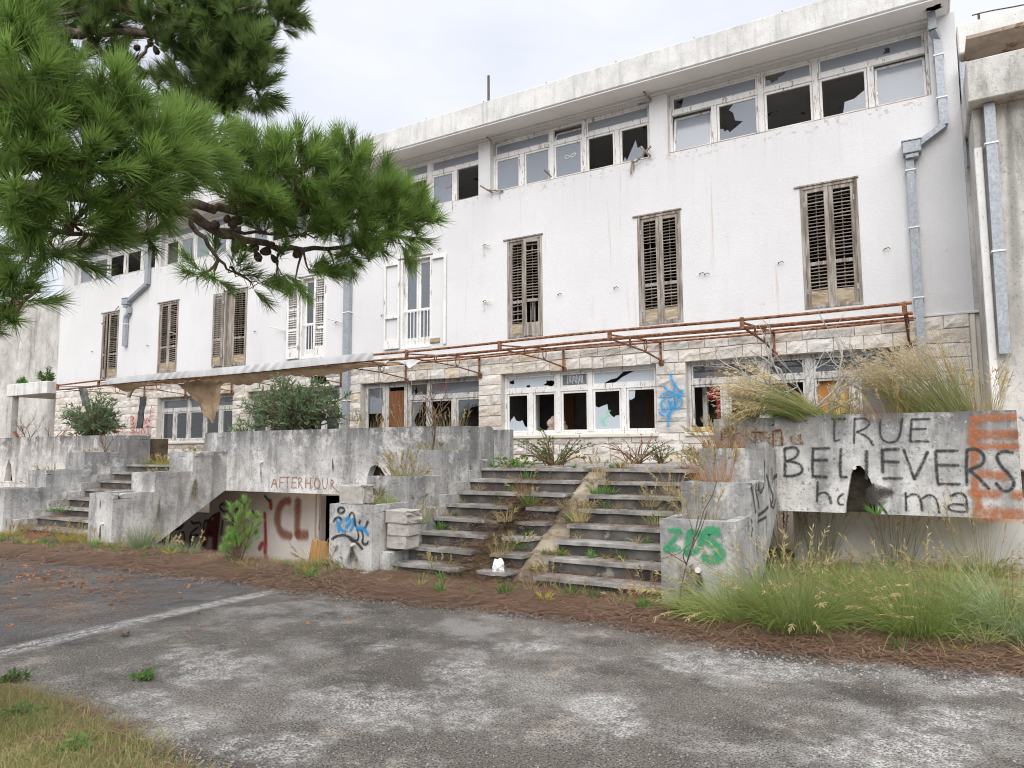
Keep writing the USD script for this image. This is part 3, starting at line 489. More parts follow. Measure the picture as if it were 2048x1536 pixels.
# ---------------------------------------------------------------- shutters and french windows
def leaf(name, x0, x1, hinge, ang, wood, slats=True, panel='ply', gap=.0, y=F+.015, label=None, z0=FZ[0]+.03, z1=FZ[1]-.03, lattice=False, missing=(), skel=False, joined=False):
    q = np.random.default_rng(int(abs(x0*1000)))
    d, st = .04, .075
    hx = x0 if hinge == 'l' else x1
    R = rz(ang if hinge == 'r' else -ang) @ ry(q.normal()*.0035); c = (hx, y, z1)
    zm = z0+.36*(z1-z0)
    if skel:
        S = [cb(x0, x0+.05, y, y+d, z0, z1, .005), cb(x1-.05, x1, y, y+d, z0, z1, .005), cb(x0+.05, x1-.05, y, y+d, z1-.09, z1, .005)] if skel != 'half' else [cb(x1-.07, x1, y, y+d, z0, z1, .005), cb(x0, x1-.07, y, y+d, z1-.10, z1-.01, .005)]
        if skel == 'full': S += [cb(x0+.05, x1-.05, y, y+d, zm-.03, zm+.03, .005), cb(x0+.05, x1-.05, y, y+d, z0, z0+.22, .005)]
    else:
        S = [cb(x0, x0+st, y, y+d, z0, z1, .005), cb(x1-st, x1, y, y+d, z0, z1, .005), cb(x0+st, x1-st, y+.003, y+d-.003, z1-.09, z1, .005), cb(x0+st, x1-st, y+.003, y+d-.003, zm-.035, zm+.035, .005), cb(x0+st, x1-st, y+.003, y+d-.003, z0, z0+.05, .005)]
    sh = obj('shutter', tf(cat_(S), R, c=c), MT[wood], BL, label=label)
    if skel: return sh
    if panel: obj('panel', tf(cb(x0+st, x1-st, y+.008, y+.02, z0+.05, z0+.30, .003), R, c=c), MT[panel], sh)
    sl, mts = [], 'white_slat' if 'white' in wood else 'slat_wood'
    zz = np.arange(z0+(.33 if panel else .08), z1-.11, .064)
    for k, z in enumerate(zz):
        if abs(z-zm) < .05 or q.random() < .035 or any(a < (z-z0)/(z1-z0) < b for a, b in missing): continue
        m = tf(bx(x0+st-.004, x1-st+.004, y-.006, y+.040, z-.005, z+.005), rx(math.radians(28+q.normal()*5)) @ ry(q.normal()*.02+(.12*q.normal() if q.random() < .07 else 0)), c=((x0+x1)/2, y+.02, z))
        sl.append(tf(m, R, c=c))
    if joined: obj('slats', cat_(sl), MT[mts], sh, kind='stuff')
    else:
        for m in sl: obj('slat', m, MT[mts], sh)
    rodx = (x0+x1)/2
    obj('slat_rod', tf(cb(rodx-.01, rodx+.01, y+.036, y+.05, z0+.34, z1-.12, .003), R, c=c), MT[wood], sh)
    if lattice:
        for xx in np.linspace(x0+st+.03, x1-st-.03, 4): obj('lattice_bar', tf(bx(xx-.007, xx+.007, y+.03, y+.045, z0+.3, z1-.1), R, c=c), MT[wood], sh)
    obj('hinge', tf(cat_([cb(hx-.03, hx+.03, y-.012, y+.002, z, z+.10, .004) for z in (z0+.25, z1-.35)]), R, c=c), MT['zinc'], sh)
    return sh
def casing(a, b, wood='grey_wood'):
    y = F-.012
    f = obj('window_frame', cat_([cb(a-.005, a+.05, y, F+.2, FZ[0], FZ[1], .005), cb(b-.05, b+.005, y, F+.2, FZ[0], FZ[1], .005), cb(a+.05, b-.05, y+.002, F+.2, FZ[1]-.05, FZ[1], .005), cb(a+.05, b-.05, y+.002, F+.2, FZ[0], FZ[0]+.04, .005)]), MT[wood], BL)
    obj('lintel_strip', cb(a-.10, b+.03, F-.03, F+.02, FZ[1]+.002, FZ[1]+.035, .005), MT['grey_wood'], f)
for i in (0, 1, 2, 5, 6, 7): casing(*FRW[i])
for i in (3, 4): casing(*FRW[i], wood='white_wood')
a, b = FRW[0]; m_ = (a+b)/2
leaf('s', a+.04, m_-.003, 'l', .05, 'grey_wood', missing=((.34, .36),), label='grey louvred shutter with sagging lower slats'); leaf('s', m_+.003, b-.04, 'r', .03, 'grey_wood', label='grey louvred shutter with split slats, nearest the right downpipe')
a, b = FRW[1]; m_ = (a+b)/2
leaf('s', a+.04, m_-.003, 'l', .02, 'grey_wood'); leaf('s', m_+.003, b-.04, 'r', .04, 'grey_wood')
a, b = FRW[2]; m_ = (a+b)/2
leaf('s', a+.04, m_-.003, 'l', .02, 'grey_wood'); leaf('s', m_-.02, b-.04, 'r', .16, 'grey_wood', panel='grey_wood', missing=((.0, .37),), label='grey louvred shutter standing ajar, lower slats missing')
obj('bars_behind', cat_([cb(x, x+.03, F+.12, F+.15, FZ[0]+.3, FZ[0]+.9, .003) for x in (-7.5, -7.4, -7.3)]), MT['grey_wood'], BL)
def french(a, b, name, lead=True):
    m_ = (a+b)/2; y = F+.10
    W = []
    for x0, x1 in ((a+.05, m_-.004), (m_+.004, b-.05)):
        W += [cb(x0, x0+.065, y, y+.05, FZ[0]+.04, FZ[1]-.05, .005), cb(x1-.065, x1, y, y+.05, FZ[0]+.04, FZ[1]-.05, .005), cb(x0+.065, x1-.065, y, y+.05, FZ[1]-.14, FZ[1]-.05, .005), cb(x0+.065, x1-.065, y, y+.05, FZ[0]+.04, FZ[0]+.28, .005), cb(x0+.065, x1-.065, y, y+.05, FZ[0]+.92, FZ[0]+1.0, .005)]
    fw_ = obj('french_window', cat_(W), MT['white_wood'], BL, label=name)
    for x0, x1 in ((a+.115, m_-.069), (m_+.069, b-.115)):
        obj('pane', bx(x0, x1, y+.02, y+.025, FZ[0]+1.0, FZ[1]-.14), MT['dusty'], fw_); obj('pane', bx(x0, x1, y+.02, y+.025, FZ[0]+.28, FZ[0]+.92), MT['dusty'], fw_)
    for x in np.linspace(a+.16, b-.16, 7): obj('guard_bar', tube([(x, y-.05, FZ[0]+.2), (x, y-.05, FZ[0]+.95)], .011, 6), MT['white'], fw_)
    obj('guard_rail', cb(a+.06, b-.06, y-.062, y-.038, FZ[0]+.93, FZ[0]+.96, .004), MT['white'], fw_)
french(*FRW[3], 'french window with white guard bars between skeletal shutters'); french(*FRW[4], 'french window behind white slatted shutters under the pine bough')
leaf('s', -11.62, -11.13, 'r', .0, 'white_wood', skel='full', y=F-.06, label='white shutter frame without slats folded back on the wall')
sk = leaf('s', -10.12, -9.70, 'l', .0, 'white_wood', skel='half', y=F-.06, label='white shutter reduced to one stile and top rail')
a, b = FRW[4]
leaf('s', a-.50, a-.03, 'r', .0, 'white_wood', y=F-.06, panel='white_wood', label='white slatted shutter folded back on the wall', joined=True); leaf('s', (a+b)/2, b-.04, 'r', .05, 'white_wood', panel='white_wood', lattice=True, joined=True)
a, b = FRW[5]; m_ = (a+b)/2
leaf('s', a-.50, a-.03, 'r', .0, 'grey_wood', y=F-.06, label='weathered shutter folded back on the wall', joined=True); leaf('s', m_-.1, b-.03, 'r', .10, 'grey_wood', lattice=True, joined=True); obj('grey_board', cb(a+.05, m_-.12, F+.06, F+.09, FZ[0]+.03, FZ[1]-.05, .004), MT['grey_wood'], BL)
a, b = FRW[6]; m_ = (a+b)/2
leaf('s', a+.04, m_-.003, 'l', .02, 'grey_wood', joined=True); leaf('s', m_+.003, b-.04, 'r', .03, 'grey_wood', joined=True)
a, b = FRW[7]; m_ = (a+b)/2
leaf('s', a+.02, m_-.12, 'l', .25, 'grey_wood', joined=True, label='narrow shutter hanging loose with a broken bar'); leaf('s', m_-.11, b-.04, 'r', .03, 'grey_wood', joined=True)
rods(BL, 'loose_bar', [[P3(203, 648, 13.3), P3(211, 640, 13.45)], [P3(231, 620, 13.4), P3(238, 612, 13.45)]], .018, 'grey_wood')
# shutter hooks on the wall
for u, v in ((968, 492), (968, 604), (1117, 590), (1229, 577), (1400, 549), (1557, 527), (1768, 500), (878, 500), (1410, 550), (510, 664), (672, 646), (296, 692), (185, 704), (764, 632)):
    p = onY(u, v, F); obj('shutter_hook', tube([p+(0, .02, 0), p+(0, -.05, 0), p+(.07, -.055, .02), p+(.10, -.05, -.005)], .008, 5), MT['iron'], BL)
rods(BL, 'pole_bracket', [[P3(968, 510, 13.46), P3(967, 492, 13.46), P3(980, 490, 13.4)], [P3(968, 620, 13.46), P3(967, 605, 13.46), P3(982, 603, 13.4)], [P3(541, 654, 13.3), P3(569, 661, 13.46), P3(569, 678, 13.47)], [P3(656, 638, 13.3), P3(688, 646, 13.46), P3(688, 664, 13.47)]], .014, 'cream')
obj('timber_patch', cb(*sorted((onY(861, 676, F)[0], onY(880, 676, F)[0])), F-.03, F-.003, 4.18, 4.30, .005), MT['ply'], BL)
# ---------------------------------------------------------------- downpipes
def pipe(path, w=.12, d=.10, hopper=None, clamps=(), label=None, par=BL, mat='zinc', y=None):
    dp = obj('downpipe', cat_([bar(p, q, w, d) for p, q in zip(path[:-1], path[1:])]), MT[mat], par, label=label)
    for c in clamps: obj('clamp', cb(c[0]-w/2-.02, c[0]+w/2+.02, c[1]-d/2-.012, c[1]+d/2+.02, c[2]-.012, c[2]+.012, .003), MT['white'], dp)
    if hopper is not None:
        x, yy, z = hopper; ext = [cb(x-.14, x+.14, yy-.11, yy+.09, z-.09, z+.12, .012), cb(x-.10, x+.10, yy-.085, yy+.07, z-.17, z-.092, .01), cb(x-.15, x+.15, yy-.12, yy+.10, z+.121, z+.14, .004)]
        obj('hopper', cat_(ext), MT[mat], dp)
    return dp
yp = F-.08
pipe([(.46, yp-.12, 8.95), (.47, yp-.12, 8.62), (.53, yp, 8.50), (.545, yp, 6.98), (.15, yp-.01, 6.72)], hopper=(.06, yp-.02, 6.66), clamps=[(.535, yp, 8.2), (.54, yp, 7.45)], label='zinc downpipe joined by an elbow to a hopper')
pipe([(.02, yp, 6.52), (.03, yp, 3.05)], clamps=[(.02, yp, 6.3), (.025, yp, 5.3), (.03, yp, 4.1)], label='lower zinc downpipe at the right end')
pipe([(-12.83, yp, 8.94), (-12.83, yp, 1.36)], .20, .11, clamps=[(-12.83, yp, 7.4), (-12.83, yp, 5.2), (-12.83, yp, 2.9)], label='long zinc downpipe in the middle of the facade')
pipe([(-21.65, yp, 8.94), (-21.65, yp, 7.06), (-22.62, yp, 6.62)], .17, .11, hopper=(-22.72, yp-.01, 6.58), label='zinc downpipe joined to a hopper at the left end')
pipe([(-22.60, yp, 6.42), (-22.60, yp, 6.20), (-22.76, yp, 6.08), (-22.76, yp, 5.12)], .15, .10, clamps=[(-22.76, yp, 5.85)], label='short zinc downpipe ending in mid wall')
obj('broken_outlet', cat_([tf(extr(blob(.50, .0, .13, 14, 3, 1.2, .7), 0, .03), rx(math.pi/2), t=(0, 13.18, 8.93))]), MT['breach'], BL)
def wire(pts, r=.006, n=4, par=BL, sag=0.):
    obj('cable', tube(pts, r, n), MT['iron'], par)
wire([P3(1848, 26, 13.35), P3(1736, 57, 13.4), P3(1690, 72, 13.45), P3(1600, 94, 13.46)]); wire([P3(1200, 720, F-.06), P3(1272, 690, F-.06)], .005); wire([P3(1380, 712, F-.06), P3(1560, 680, F-.06)], .004)
wire([P3(1010, 735, F-.06), P3(1100, 723, F-.06), P3(1265, 690, F-.06)], .004)

# ================================================================ neighbours
NB = thing('neighbouring_building', 'stained grey neighbouring building with projecting slab at the right edge', 'building', (2, F, 1))
obj('wall', bx(.86, 9, 12.15, 14.5, .5, 6.615), MT['dirty_wall'], NB); obj('white_strip', cb(.845, .945, 12.09, 12.147, 1.3, 6.0, .01), MT['white_wood'], NB); obj('rear_mass', bx(.98, 9, 14.81, 20, .5, 8.45), MT['dirty_wall'], NB)
obj('projecting_slab', cb(.80, 9, 11.85, 15, 6.62, 7.24, .015), MT['dirty_wall'], NB)
obj('roof_slab', cb(.86, 9, 14.2, 20.2, 8.52, 9.07, .02), MT['fascia'], NB); obj('roof_soffit', bx(.95, 9, 13.6, 14.5, 8.455, 8.515), MT['orange_plaster'], NB); obj('upper_wall', bx(1.12, 9, 14.55, 14.8, 7.24, 8.5), MT['orange_plaster'], NB)
obj('flashing', cat_([cb(.81, .925, 13.32, 13.40, 6.15, 7.95, .01), cb(.81, .83, 13.28, 13.32, 6.15, 7.95, .003)]), MT['zinc'], NB)
pipe([(1.06, 12.04, 6.60), (1.035, 12.04, 2.92)], .135, .10, clamps=[(1.055, 12.04, 6.0), (1.045, 12.04, 4.4)], label='zinc downpipe under the slab', par=NB)
obj('cable', tube([(x, 14.2, 9.14-.03*math.sin(x*4)) for x in np.linspace(1.1, 4, 20)], .012, 5), MT['iron'], NB); obj('cable_post', tube([(1.2, 14.25, 9.07), (1.2, 14.25, 9.2)], .02, 5), MT['iron'], NB)
LB = thing('left_wing', 'stained grey wing with a small flat canopy beyond the left end', 'building', (-30, 15.5, 1))
obj('wall', bx(-48, -26.9, 15.6, 16, .5, 8.1), MT['dirty_wall'], LB); obj('wall_coping', cb(-48, -26.9, 15.5, 16.1, 8.1, 8.25, .02), MT['dirty_wall'], LB)
obj('canopy', cb(-31.3, -28.3, 13.8, 15.59, 3.83, 4.30, .02), MT['fascia'], LB); obj('canopy_post', cb(-31.2, -30.95, 13.85, 14.1, .9, 3.83, .02), MT['dirty_wall'], LB); obj('niche_wall', bx(-30.9, -27.05, 15.45, 15.58, .9, 3.83), MT['orange_plaster'], LB)

# ================================================================ terrace, stepped planters, stairs
R_, T_, Y0 = .1665, .301, 7.21
YS = [7.0, 7.75, 8.5, 9.25]; TOP = [.90, 1.24, 1.61, 1.99]
obj('terrace', cat_([bx(-26.9, 1.0, 9.62, F+.05, 1.05, 1.335)]), MT['soil'], label='terrace behind the parapets', cat='terrace', kind='structure')
for k, x in enumerate(np.arange(-6.15, -2.4, .62)):
    for j, y in enumerate(np.arange(9.66, 13.4, .62)):
        z = 1.338+rng.uniform(0, .012); m = cb(x+.005, x+.612, y+.005, y+.612, 1.30, z, .006)
        obj('paving_slab', tf(m, rx(rng.normal()*.008) @ ry(rng.normal()*.008), c=(x+.3, y+.3, 1.33)), MT['paving'], '/World/terrace')
def stringer_poly(y1=9.98):
    p = Polygon([(7.0, -.9), (7.0, .90), (7.75, .90), (7.75, 1.24), (8.5, 1.24), (8.5, 1.61), (9.25, 1.61), (9.25, 1.99), (y1, 1.99), (y1, .84), (9.22, .84), (7.62, -.16), (7.55, -.9)])
    return p
def planter(x0, x1, label, loc, broken=None):
    t = thing('stepped_planter', label, 'planter', loc, 'concrete stepped planters flanking the stairs')
    S = stringer_poly()
    for i in range(4):
        ya, yb = YS[i], (YS[i+1] if i < 3 else 9.98)
        body = S.intersection(sbox(ya, -2, yb, TOP[i]-.10)); o = obj('planter_box', extr(body, x0, x1, 'x'), MT['box_concrete'], t)
        c = .012; w = .11
        rim = [tf(bx(x0, x1, ya, ya+w, TOP[i]-.10, TOP[i]), ry(rng.normal()*.006), c=((x0+x1)/2, ya, TOP[i]-.1)), bx(x1-w, x1, ya+w, yb, TOP[i]-.10, TOP[i]), bx(x0, x0+w, ya+w, yb, TOP[i]-.10, TOP[i])]
        obj('rim', cat_([rbox(m, .006, .09, .05, x0+i) for m in rim]), MT['box_concrete'], o)
        X, Y = np.meshgrid(np.linspace(x0+w, x1-w, 7), np.linspace(ya+w, yb, 7)); obj('soil', grid(X, Y, TOP[i]-.075+.03*rng.random(X.shape)), MT['soil'], o)
    return t
PA = planter(-6.95, -6.20, 'stepped planter with the blue tag, left of the broad stairs', (-6.6, 7.0, 0))
PB = planter(-2.37, -1.62, 'stepped planter with green letters, right of the broad stairs', (-2.0, 7.0, 0))
PC = planter(-12.72, -12.0, 'stepped planter between the narrow stairs and the basement opening', (-12.4, 7.0, 0))
PD = planter(-16.46, -15.70, 'leftmost stepped planter beyond the narrow stairs', (-16.1, 7.0, 0))
def parapet_wall(x0, x1, label, hole=None):
    t = thing('parapet_wall', label, 'parapet', ((x0+x1)/2, 9.25, .84))
    poly = sbox(x0, .84, x1, 1.985)
    if hole is not None: poly = poly.difference(hole)
    obj('wall', extr(poly, 9.253, 9.40), MT['parapet'], t)
    obj('coping', rbox(bx(x0, x1, 9.253, 9.42, 1.9855, 2.002), .004, .12), MT['parapet'], t)
    return t
hp = Polygon([tuple(onY(u, v, 9.25)[[0, 2]]) for u, v in ((1690, 1033), (1692, 1005), (1697, 975), (1702, 948), (1709, 933), (1720, 931), (1729, 940), (1738, 955), (1747, 975), (1750, 1000), (1752, 1040))])
WB = parapet_wall(-1.619, .86, 'cantilevered parapet painted with large black words and orange ladder marks', hp)
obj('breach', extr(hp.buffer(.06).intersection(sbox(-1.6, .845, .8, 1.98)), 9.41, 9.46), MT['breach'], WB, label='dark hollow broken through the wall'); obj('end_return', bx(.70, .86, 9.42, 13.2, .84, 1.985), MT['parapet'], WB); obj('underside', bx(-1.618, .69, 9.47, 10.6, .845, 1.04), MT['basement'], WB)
obj('fill', bx(-2.36, .69, 9.47, 10.5, 1.045, 1.92), MT['soil'], WB); obj('rear_kerb', bx(-2.36, .69, 10.5, 10.62, 1.045, 1.96), MT['parapet'], WB)
ha = Polygon([tuple(onY(u, v, 9.25)[[0, 2]]) for u, v in ((733, 975), (735, 950), (741, 934), (751, 929), (760, 935), (770, 951), (772, 975))])
WA = parapet_wall(-12.0, -6.951, 'cantilevered grey parapet with small brown capitals over the basement', ha)
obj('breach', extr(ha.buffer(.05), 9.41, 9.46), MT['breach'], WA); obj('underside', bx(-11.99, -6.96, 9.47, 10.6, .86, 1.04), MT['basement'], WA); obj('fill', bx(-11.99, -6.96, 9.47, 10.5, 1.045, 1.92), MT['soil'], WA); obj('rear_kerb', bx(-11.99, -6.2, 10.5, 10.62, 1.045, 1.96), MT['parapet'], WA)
WC = parapet_wall(-27, -16.461, 'grey streaked parapet at the far left', Polygon([tuple(onY(u, v, 9.25)[[0, 2]]) for u, v in ((8, 962), (12, 935), (17, 918), (22, 930), (24, 962))]))
obj('fill', bx(-27, -15.8, 9.47, 10.5, .85, 1.92), MT['soil'], WC); obj('lower_wall', bx(-27, -16.47, 9.26, 9.4, -.2, .835), MT['parapet'], WC)
BW = thing('basement_wall', 'graffiti-covered wall in the shaded basement recess', 'wall', (-9, 10.6, -1))
dk = sbox(-10.78, -1.2, -10.02, .70); hole = sbox(*[*onY(330, 1022, 10.6)[[0, 2]]], *[*onY(420, 985, 10.6)[[0, 2]]])
obj('wall', extr(sbox(-16, -1.3, -6.3, 1.04).difference(dk).difference(hole), 10.6, 10.75), MT['basement'], BW)
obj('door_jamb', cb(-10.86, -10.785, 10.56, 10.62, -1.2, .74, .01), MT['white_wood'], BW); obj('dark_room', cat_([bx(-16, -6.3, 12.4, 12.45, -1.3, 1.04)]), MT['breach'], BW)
obj('pilaster', cb(-11.03, -10.87, 10.52, 10.6, -1.2, 1.0, .01), MT['basement'], BW)
BW2 = obj('basement_wall', bx(-1.615, 1.2, 10.35, 10.5, -.5, 1.04), MT['basement'], label='plain shaded wall under the painted parapet at the right', cat='wall')
# ---- broad stairs in three flights, with two sloping ramps between them
def stairs(name, label, flights, loc, ramps=(), curb=None):
    t = thing(name, label, 'stairs', loc)
    for x0f, x1f, i0, i1 in flights:
        for i in range(i0, i1):
            y, z = Y0+i*T_, (i+1)*R_
            x0, x1 = x0f+rng.normal()*.008, x1f+rng.normal()*.008
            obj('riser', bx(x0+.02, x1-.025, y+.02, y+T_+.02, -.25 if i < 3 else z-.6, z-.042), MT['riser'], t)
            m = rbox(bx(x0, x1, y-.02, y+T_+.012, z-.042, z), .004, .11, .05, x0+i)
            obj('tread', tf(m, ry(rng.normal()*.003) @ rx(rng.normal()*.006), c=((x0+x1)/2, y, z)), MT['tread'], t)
    for x0, x1, n in ramps:
        X, Y = np.meshgrid(np.linspace(x0, x1, 6), np.linspace(7.02, Y0+n*T_, 30)); Z = (Y-7.16)*.553-.03+.02*rng.random(X.shape)
        obj('ramp', grid(X, Y, Z), MT['ramp'], t, smooth=True)
    if curb:
        x0, x1 = curb
        for i in range(8):
            y, z = Y0+i*T_, (i+1)*R_+.13
            obj('stringer', rbox(bx(x0, x1, y-.06, y+T_-.062, z-.7, z), .007, .09, .05, i), MT['box_concrete'], t)
    return t
ST = stairs('staircase', 'broad concrete stairs overgrown with weeds between two stepped planters', [(-6.03, -5.0, 0, 5), (-6.03, -4.27, 5, 8), (-4.73, -4.27, 0, 5), (-3.95, -2.375, 0, 8)], (-4.3, 7.2, 0), [(-5.03, -4.70, 6), (-4.30, -3.93, 8)], (-6.195, -6.035))
ST2 = stairs('staircase', 'narrow concrete stairs at the left with grassy top', [(-15.50, -12.73, 0, 8)], (-14, 7.2, 0), (), (-15.695, -15.505))
obj('stair_fill', cat_([bx(-6.0, -2.4, 9.5, 9.64, -.3, 1.32)]), MT['riser'], ST); obj('stair_fill', cat_([bx(-15.5, -12.75, 9.5, 9.61, .74, 1.32)]), MT['riser'], ST2)
obj('landing', cat_([cb(-6.03, -2.375, 9.60, 9.66, 1.28, 1.338, .006)]), MT['tread'], ST)

# ================================================================ ground
def edge(x):
    xs = [-60, -30, -16, -12.7, -10.4, -8.2, -7.3, -6.5, -5.7, -4.4, -3.3, -2.3, -1.4, -.6, .07, .53, 2, 10, 60]; ys = [4.95, 5.25, 5.56, 5.74, 5.93, 6.05, 6.28, 6.02, 6.16, 6.29, 6.38, 6.36, 6.28, 6.24, 6.34, 6.42, 6.54, 6.5, 6.5]
    return np.interp(x, xs, ys)+.10*(meshkit.noise(np.stack([x*1.7, x*0+3.3, x*0], -1), 5)-.5)*2+.05*(meshkit.noise(np.stack([x*6., x*0+1.3, x*0], -1), 8)-.5)*2
asph = lay('asphalt', {'scale': .55, 'detail': 5., 'nr': .65, 'ramp': [(.30, (.098, .085, .072)), (.50, (.160, .143, .124)), (.64, (.23, .208, .184))]}, [
    D((.085, .085, .090), .8, .25, .55, amt=.8, axis=[('x', -6.35, -7.0)]),
    D((.47, .455, .435), .95, .50, .62, detail=5, nr=.74, amt=.45, axis=[('x', -7.5, -6.2)], off=(3.1, 1.7, 0)), D((.48, .42, .35), 2.2, .57, .67, detail=5, nr=.7, amt=.5, axis=[('x', -7.2, -6.4)]),
    D((.050, .044, .039), 1.3, .52, .68, detail=5, nr=.7, amt=.75), D((.024, .022, .020), 70., .50, .60, amt=.8, detail=2),
    D((.40, .39, .375), 62., .24, .16, kind='voronoi', amt=.6), D((.62, .61, .59), 27., .12, .07, kind='voronoi', amt=.7), D((.46, .34, .22), 1.7, .64, .78, amt=.35)],
    rough=.9, bump=[Bp(62, .7, .014, kind='voronoi'), Bp(120, .5, .006)])
obj('asphalt', grid(*np.meshgrid(np.linspace(-70, 40, 12), np.linspace(-40, 6.9, 8)), np.zeros((8, 12))), asph, label='worn grey asphalt yard with pale lichen patches', cat='asphalt', kind='structure')
def soft_band(name, pts, w, z, mat, label, wob=.5, seed=0):
    P = np.array(pts, float)
    for _ in range(3): P = np.vstack([P[:1], np.stack([P[:-1]*.75+P[1:]*.25, P[:-1]*.25+P[1:]*.75], 1).reshape(-1, 2), P[-1:]])
    d = np.gradient(P, axis=0); d /= np.linalg.norm(d, axis=1, keepdims=True); nn = np.stack([-d[:, 1], d[:, 0]], 1); nz_ = meshkit.fbm(np.stack([P[:, 0]*3, P[:, 1]*3, P[:, 0]*0+seed], 1), 4, 2)-.5
    P = P+nn*(nz_*w*wob)[:, None]; m = len(P); ww = w*(.6+.9*meshkit.fbm(np.stack([P[:, 0]*2, P[:, 1]*2, P[:, 0]*0+seed+5], 1), 3, 4)); V, al = [], []
    for s_, a in ((-1, 0), (-.35, 1), (.35, 1), (1, 0)): r = P+nn*(ww*s_)[:, None]; V.append(np.column_stack([r, np.full(m, z)])); al.append(np.full(m, a, float))
    k = np.arange(m-1); f = np.vstack([np.vstack([np.stack([q_*m+k, (q_+1)*m+k, (q_+1)*m+k+1], 1), np.stack([q_*m+k, (q_+1)*m+k+1, q_*m+k+1], 1)]) for q_ in range(3)])[:, ::-1]
    obj(name, (np.vstack(V), f), MT[mat], label=label, cat='asphalt', kind='structure', alpha=np.concatenate(al))
soft_band('worn_seam', [tuple(onZ(u, v, 0)[:2]) for u, v in ((-60, 1322), (60, 1292), (180, 1264), (300, 1238), (420, 1211), (560, 1180), (640, 1172))], .15, .004, 'sp_worn', 'pale worn seam crossing the asphalt', .25)
ck = [tuple(onZ(u, v, 0)[:2]) for u, v in ((1150, 1536), (1185, 1512), (1215, 1485), (1222, 1455), (1262, 1425), (1300, 1408), (1345, 1398), (1360, 1375), (1420, 1352), (1500, 1335))]
soft_band('crack', jag(ck, .012, rng, .05), .006, .006, 'sp_crackdark', 'thin dark crack in the asphalt', .2, 5)
soft_band('worn_crack', [tuple(onZ(u, v, 0)[:2]) for u, v in ((-40, 1318), (60, 1293), (190, 1262), (300, 1239))], .018, .005, 'sp_crackdark', 'dark broken edge inside the pale seam', .3, 9)
def worn_patch(u, v, ru, rv, seed):
    """a pale worn patch of the surface, its edge broken up"""
    c = onZ(u, v, 0)[:2]; ex = onZ(u+ru, v, 0)[:2]-c; ey = onZ(u, v-rv, 0)[:2]-c; R, A = np.meshgrid(np.linspace(0, 1.25, 16), np.linspace(0, 2*np.pi, 49)); X = c[0]+R*(np.cos(A)*ex[0]+np.sin(A)*ey[0]); Y = c[1]+R*(np.cos(A)*ex[1]+np.sin(A)*ey[1])
    n1 = meshkit.fbm(np.stack([X*2.2, Y*2.2, X*0+seed], -1), 4, seed); n2 = meshkit.fbm(np.stack([X*11, Y*11, X*0+seed], -1), 3, seed); al = np.clip((1.0-R)*1.5+(n1-.5)*3.2+(n2-.5)*1.6, 0, 1)*np.clip((1.25-R)*5, 0, 1)
    m = grid(X, Y, 0*X+.0030+.0002*(seed % 4)); obj('worn_patch', m, MT['sp_worn'], label='pale worn patch of the asphalt', cat='asphalt', kind='structure', alpha=al.ravel())
for k, p_ in enumerate(((900, 1350, 110, 45), (740, 1415, 130, 42), (945, 1445, 95, 60), (430, 1330, 110, 38), (1240, 1450, 80, 55), (1190, 1412, 60, 22), (1570, 1345, 150, 32), (1400, 1325, 100, 24), (1920, 1440, 110, 45), (1830, 1500, 150, 45), (640, 1395, 90, 22), (760, 1295, 50, 13), (560, 1500, 130, 32), (330, 1440, 130, 32), (1640, 1500, 90, 26), (1050, 1290, 70, 14), (220, 1400, 120, 26), (1980, 1370, 90, 22))): worn_patch(*p_, k+1)
gmat = lay('ground', {'scale': 5., 'detail': 8., 'ramp': [(.3, (.30, .205, .14)), (.5, (.48, .34, .24)), (.66, (.58, .44, .33))]}, [D((.08, .06, .04), .9, .55, .7, amt=.6), D((.36, .24, .15), 60., .58, .68, stretch=(.4, 1.6, 1), amt=.6)], rough=.95, bump=[Bp(40, .8, .02), Bp(110, .6, .008)])
obj('ground', cat_([bx(-300, 300, -200, 300, -1.6, -1.4)]), MT['soil'], label='bare earth far around the site', cat='ground', kind='structure')
xs = np.concatenate([np.linspace(-60, -18, 43), np.arange(-17.9, 2.5, .1), np.linspace(2.6, 40, 30)])
tt = np.concatenate([[0, .02, .05, .1, .16, .25], np.linspace(.36, 5.4, 45)])
Xg, Tg = np.meshgrid(xs, tt); Yg = edge(Xg)+Tg
nz = meshkit.fbm(np.stack([Xg*1.4, Yg*1.4, Xg*0], -1), 4, 3)-.5; n2 = meshkit.fbm(np.stack([Xg*7, Yg*7, Xg*0], -1), 3, 6)-.5
Zg = .006+np.minimum(Tg*.10, .035)+nz*.05*np.minimum(Tg*2, 1)+n2*.03*np.minimum(Tg*3, 1)
dip = np.clip((Yg-7.0)/1.1, 0, 1); side = np.clip((Xg+16.6)/.3, 0, 1)*np.clip((-7.0-Xg)/.4, 0, 1); Zg -= 1.15*(dip*dip*(3-2*dip))*side
rgt = np.clip((Xg+1.6)/1.2, 0, 1)*np.clip((Yg-6.9)/1.5, 0, 1); Zg += .12*rgt
obj('litter_bed', grid(Xg, Yg, Zg), gmat, smooth=True, label='bed of brown pine needles between asphalt and stairs', cat='ground', kind='structure')
def gz(x, y):
    """height of the ground"""
    t = y-edge(np.array([x]))[0]
    if t < 0: return 0.
    d_ = min(max((y-7.0)/1.1, 0), 1); s_ = min(max((x+16.6)/.3, 0), 1)*min(max((-7.0-x)/.4, 0), 1); r_ = min(max((x+1.6)/1.2, 0), 1)*min(max((y-6.9)/1.5, 0), 1)
    return .006+min(t*.1, .035)-1.15*(d_*d_*(3-2*d_))*s_+.12*r_
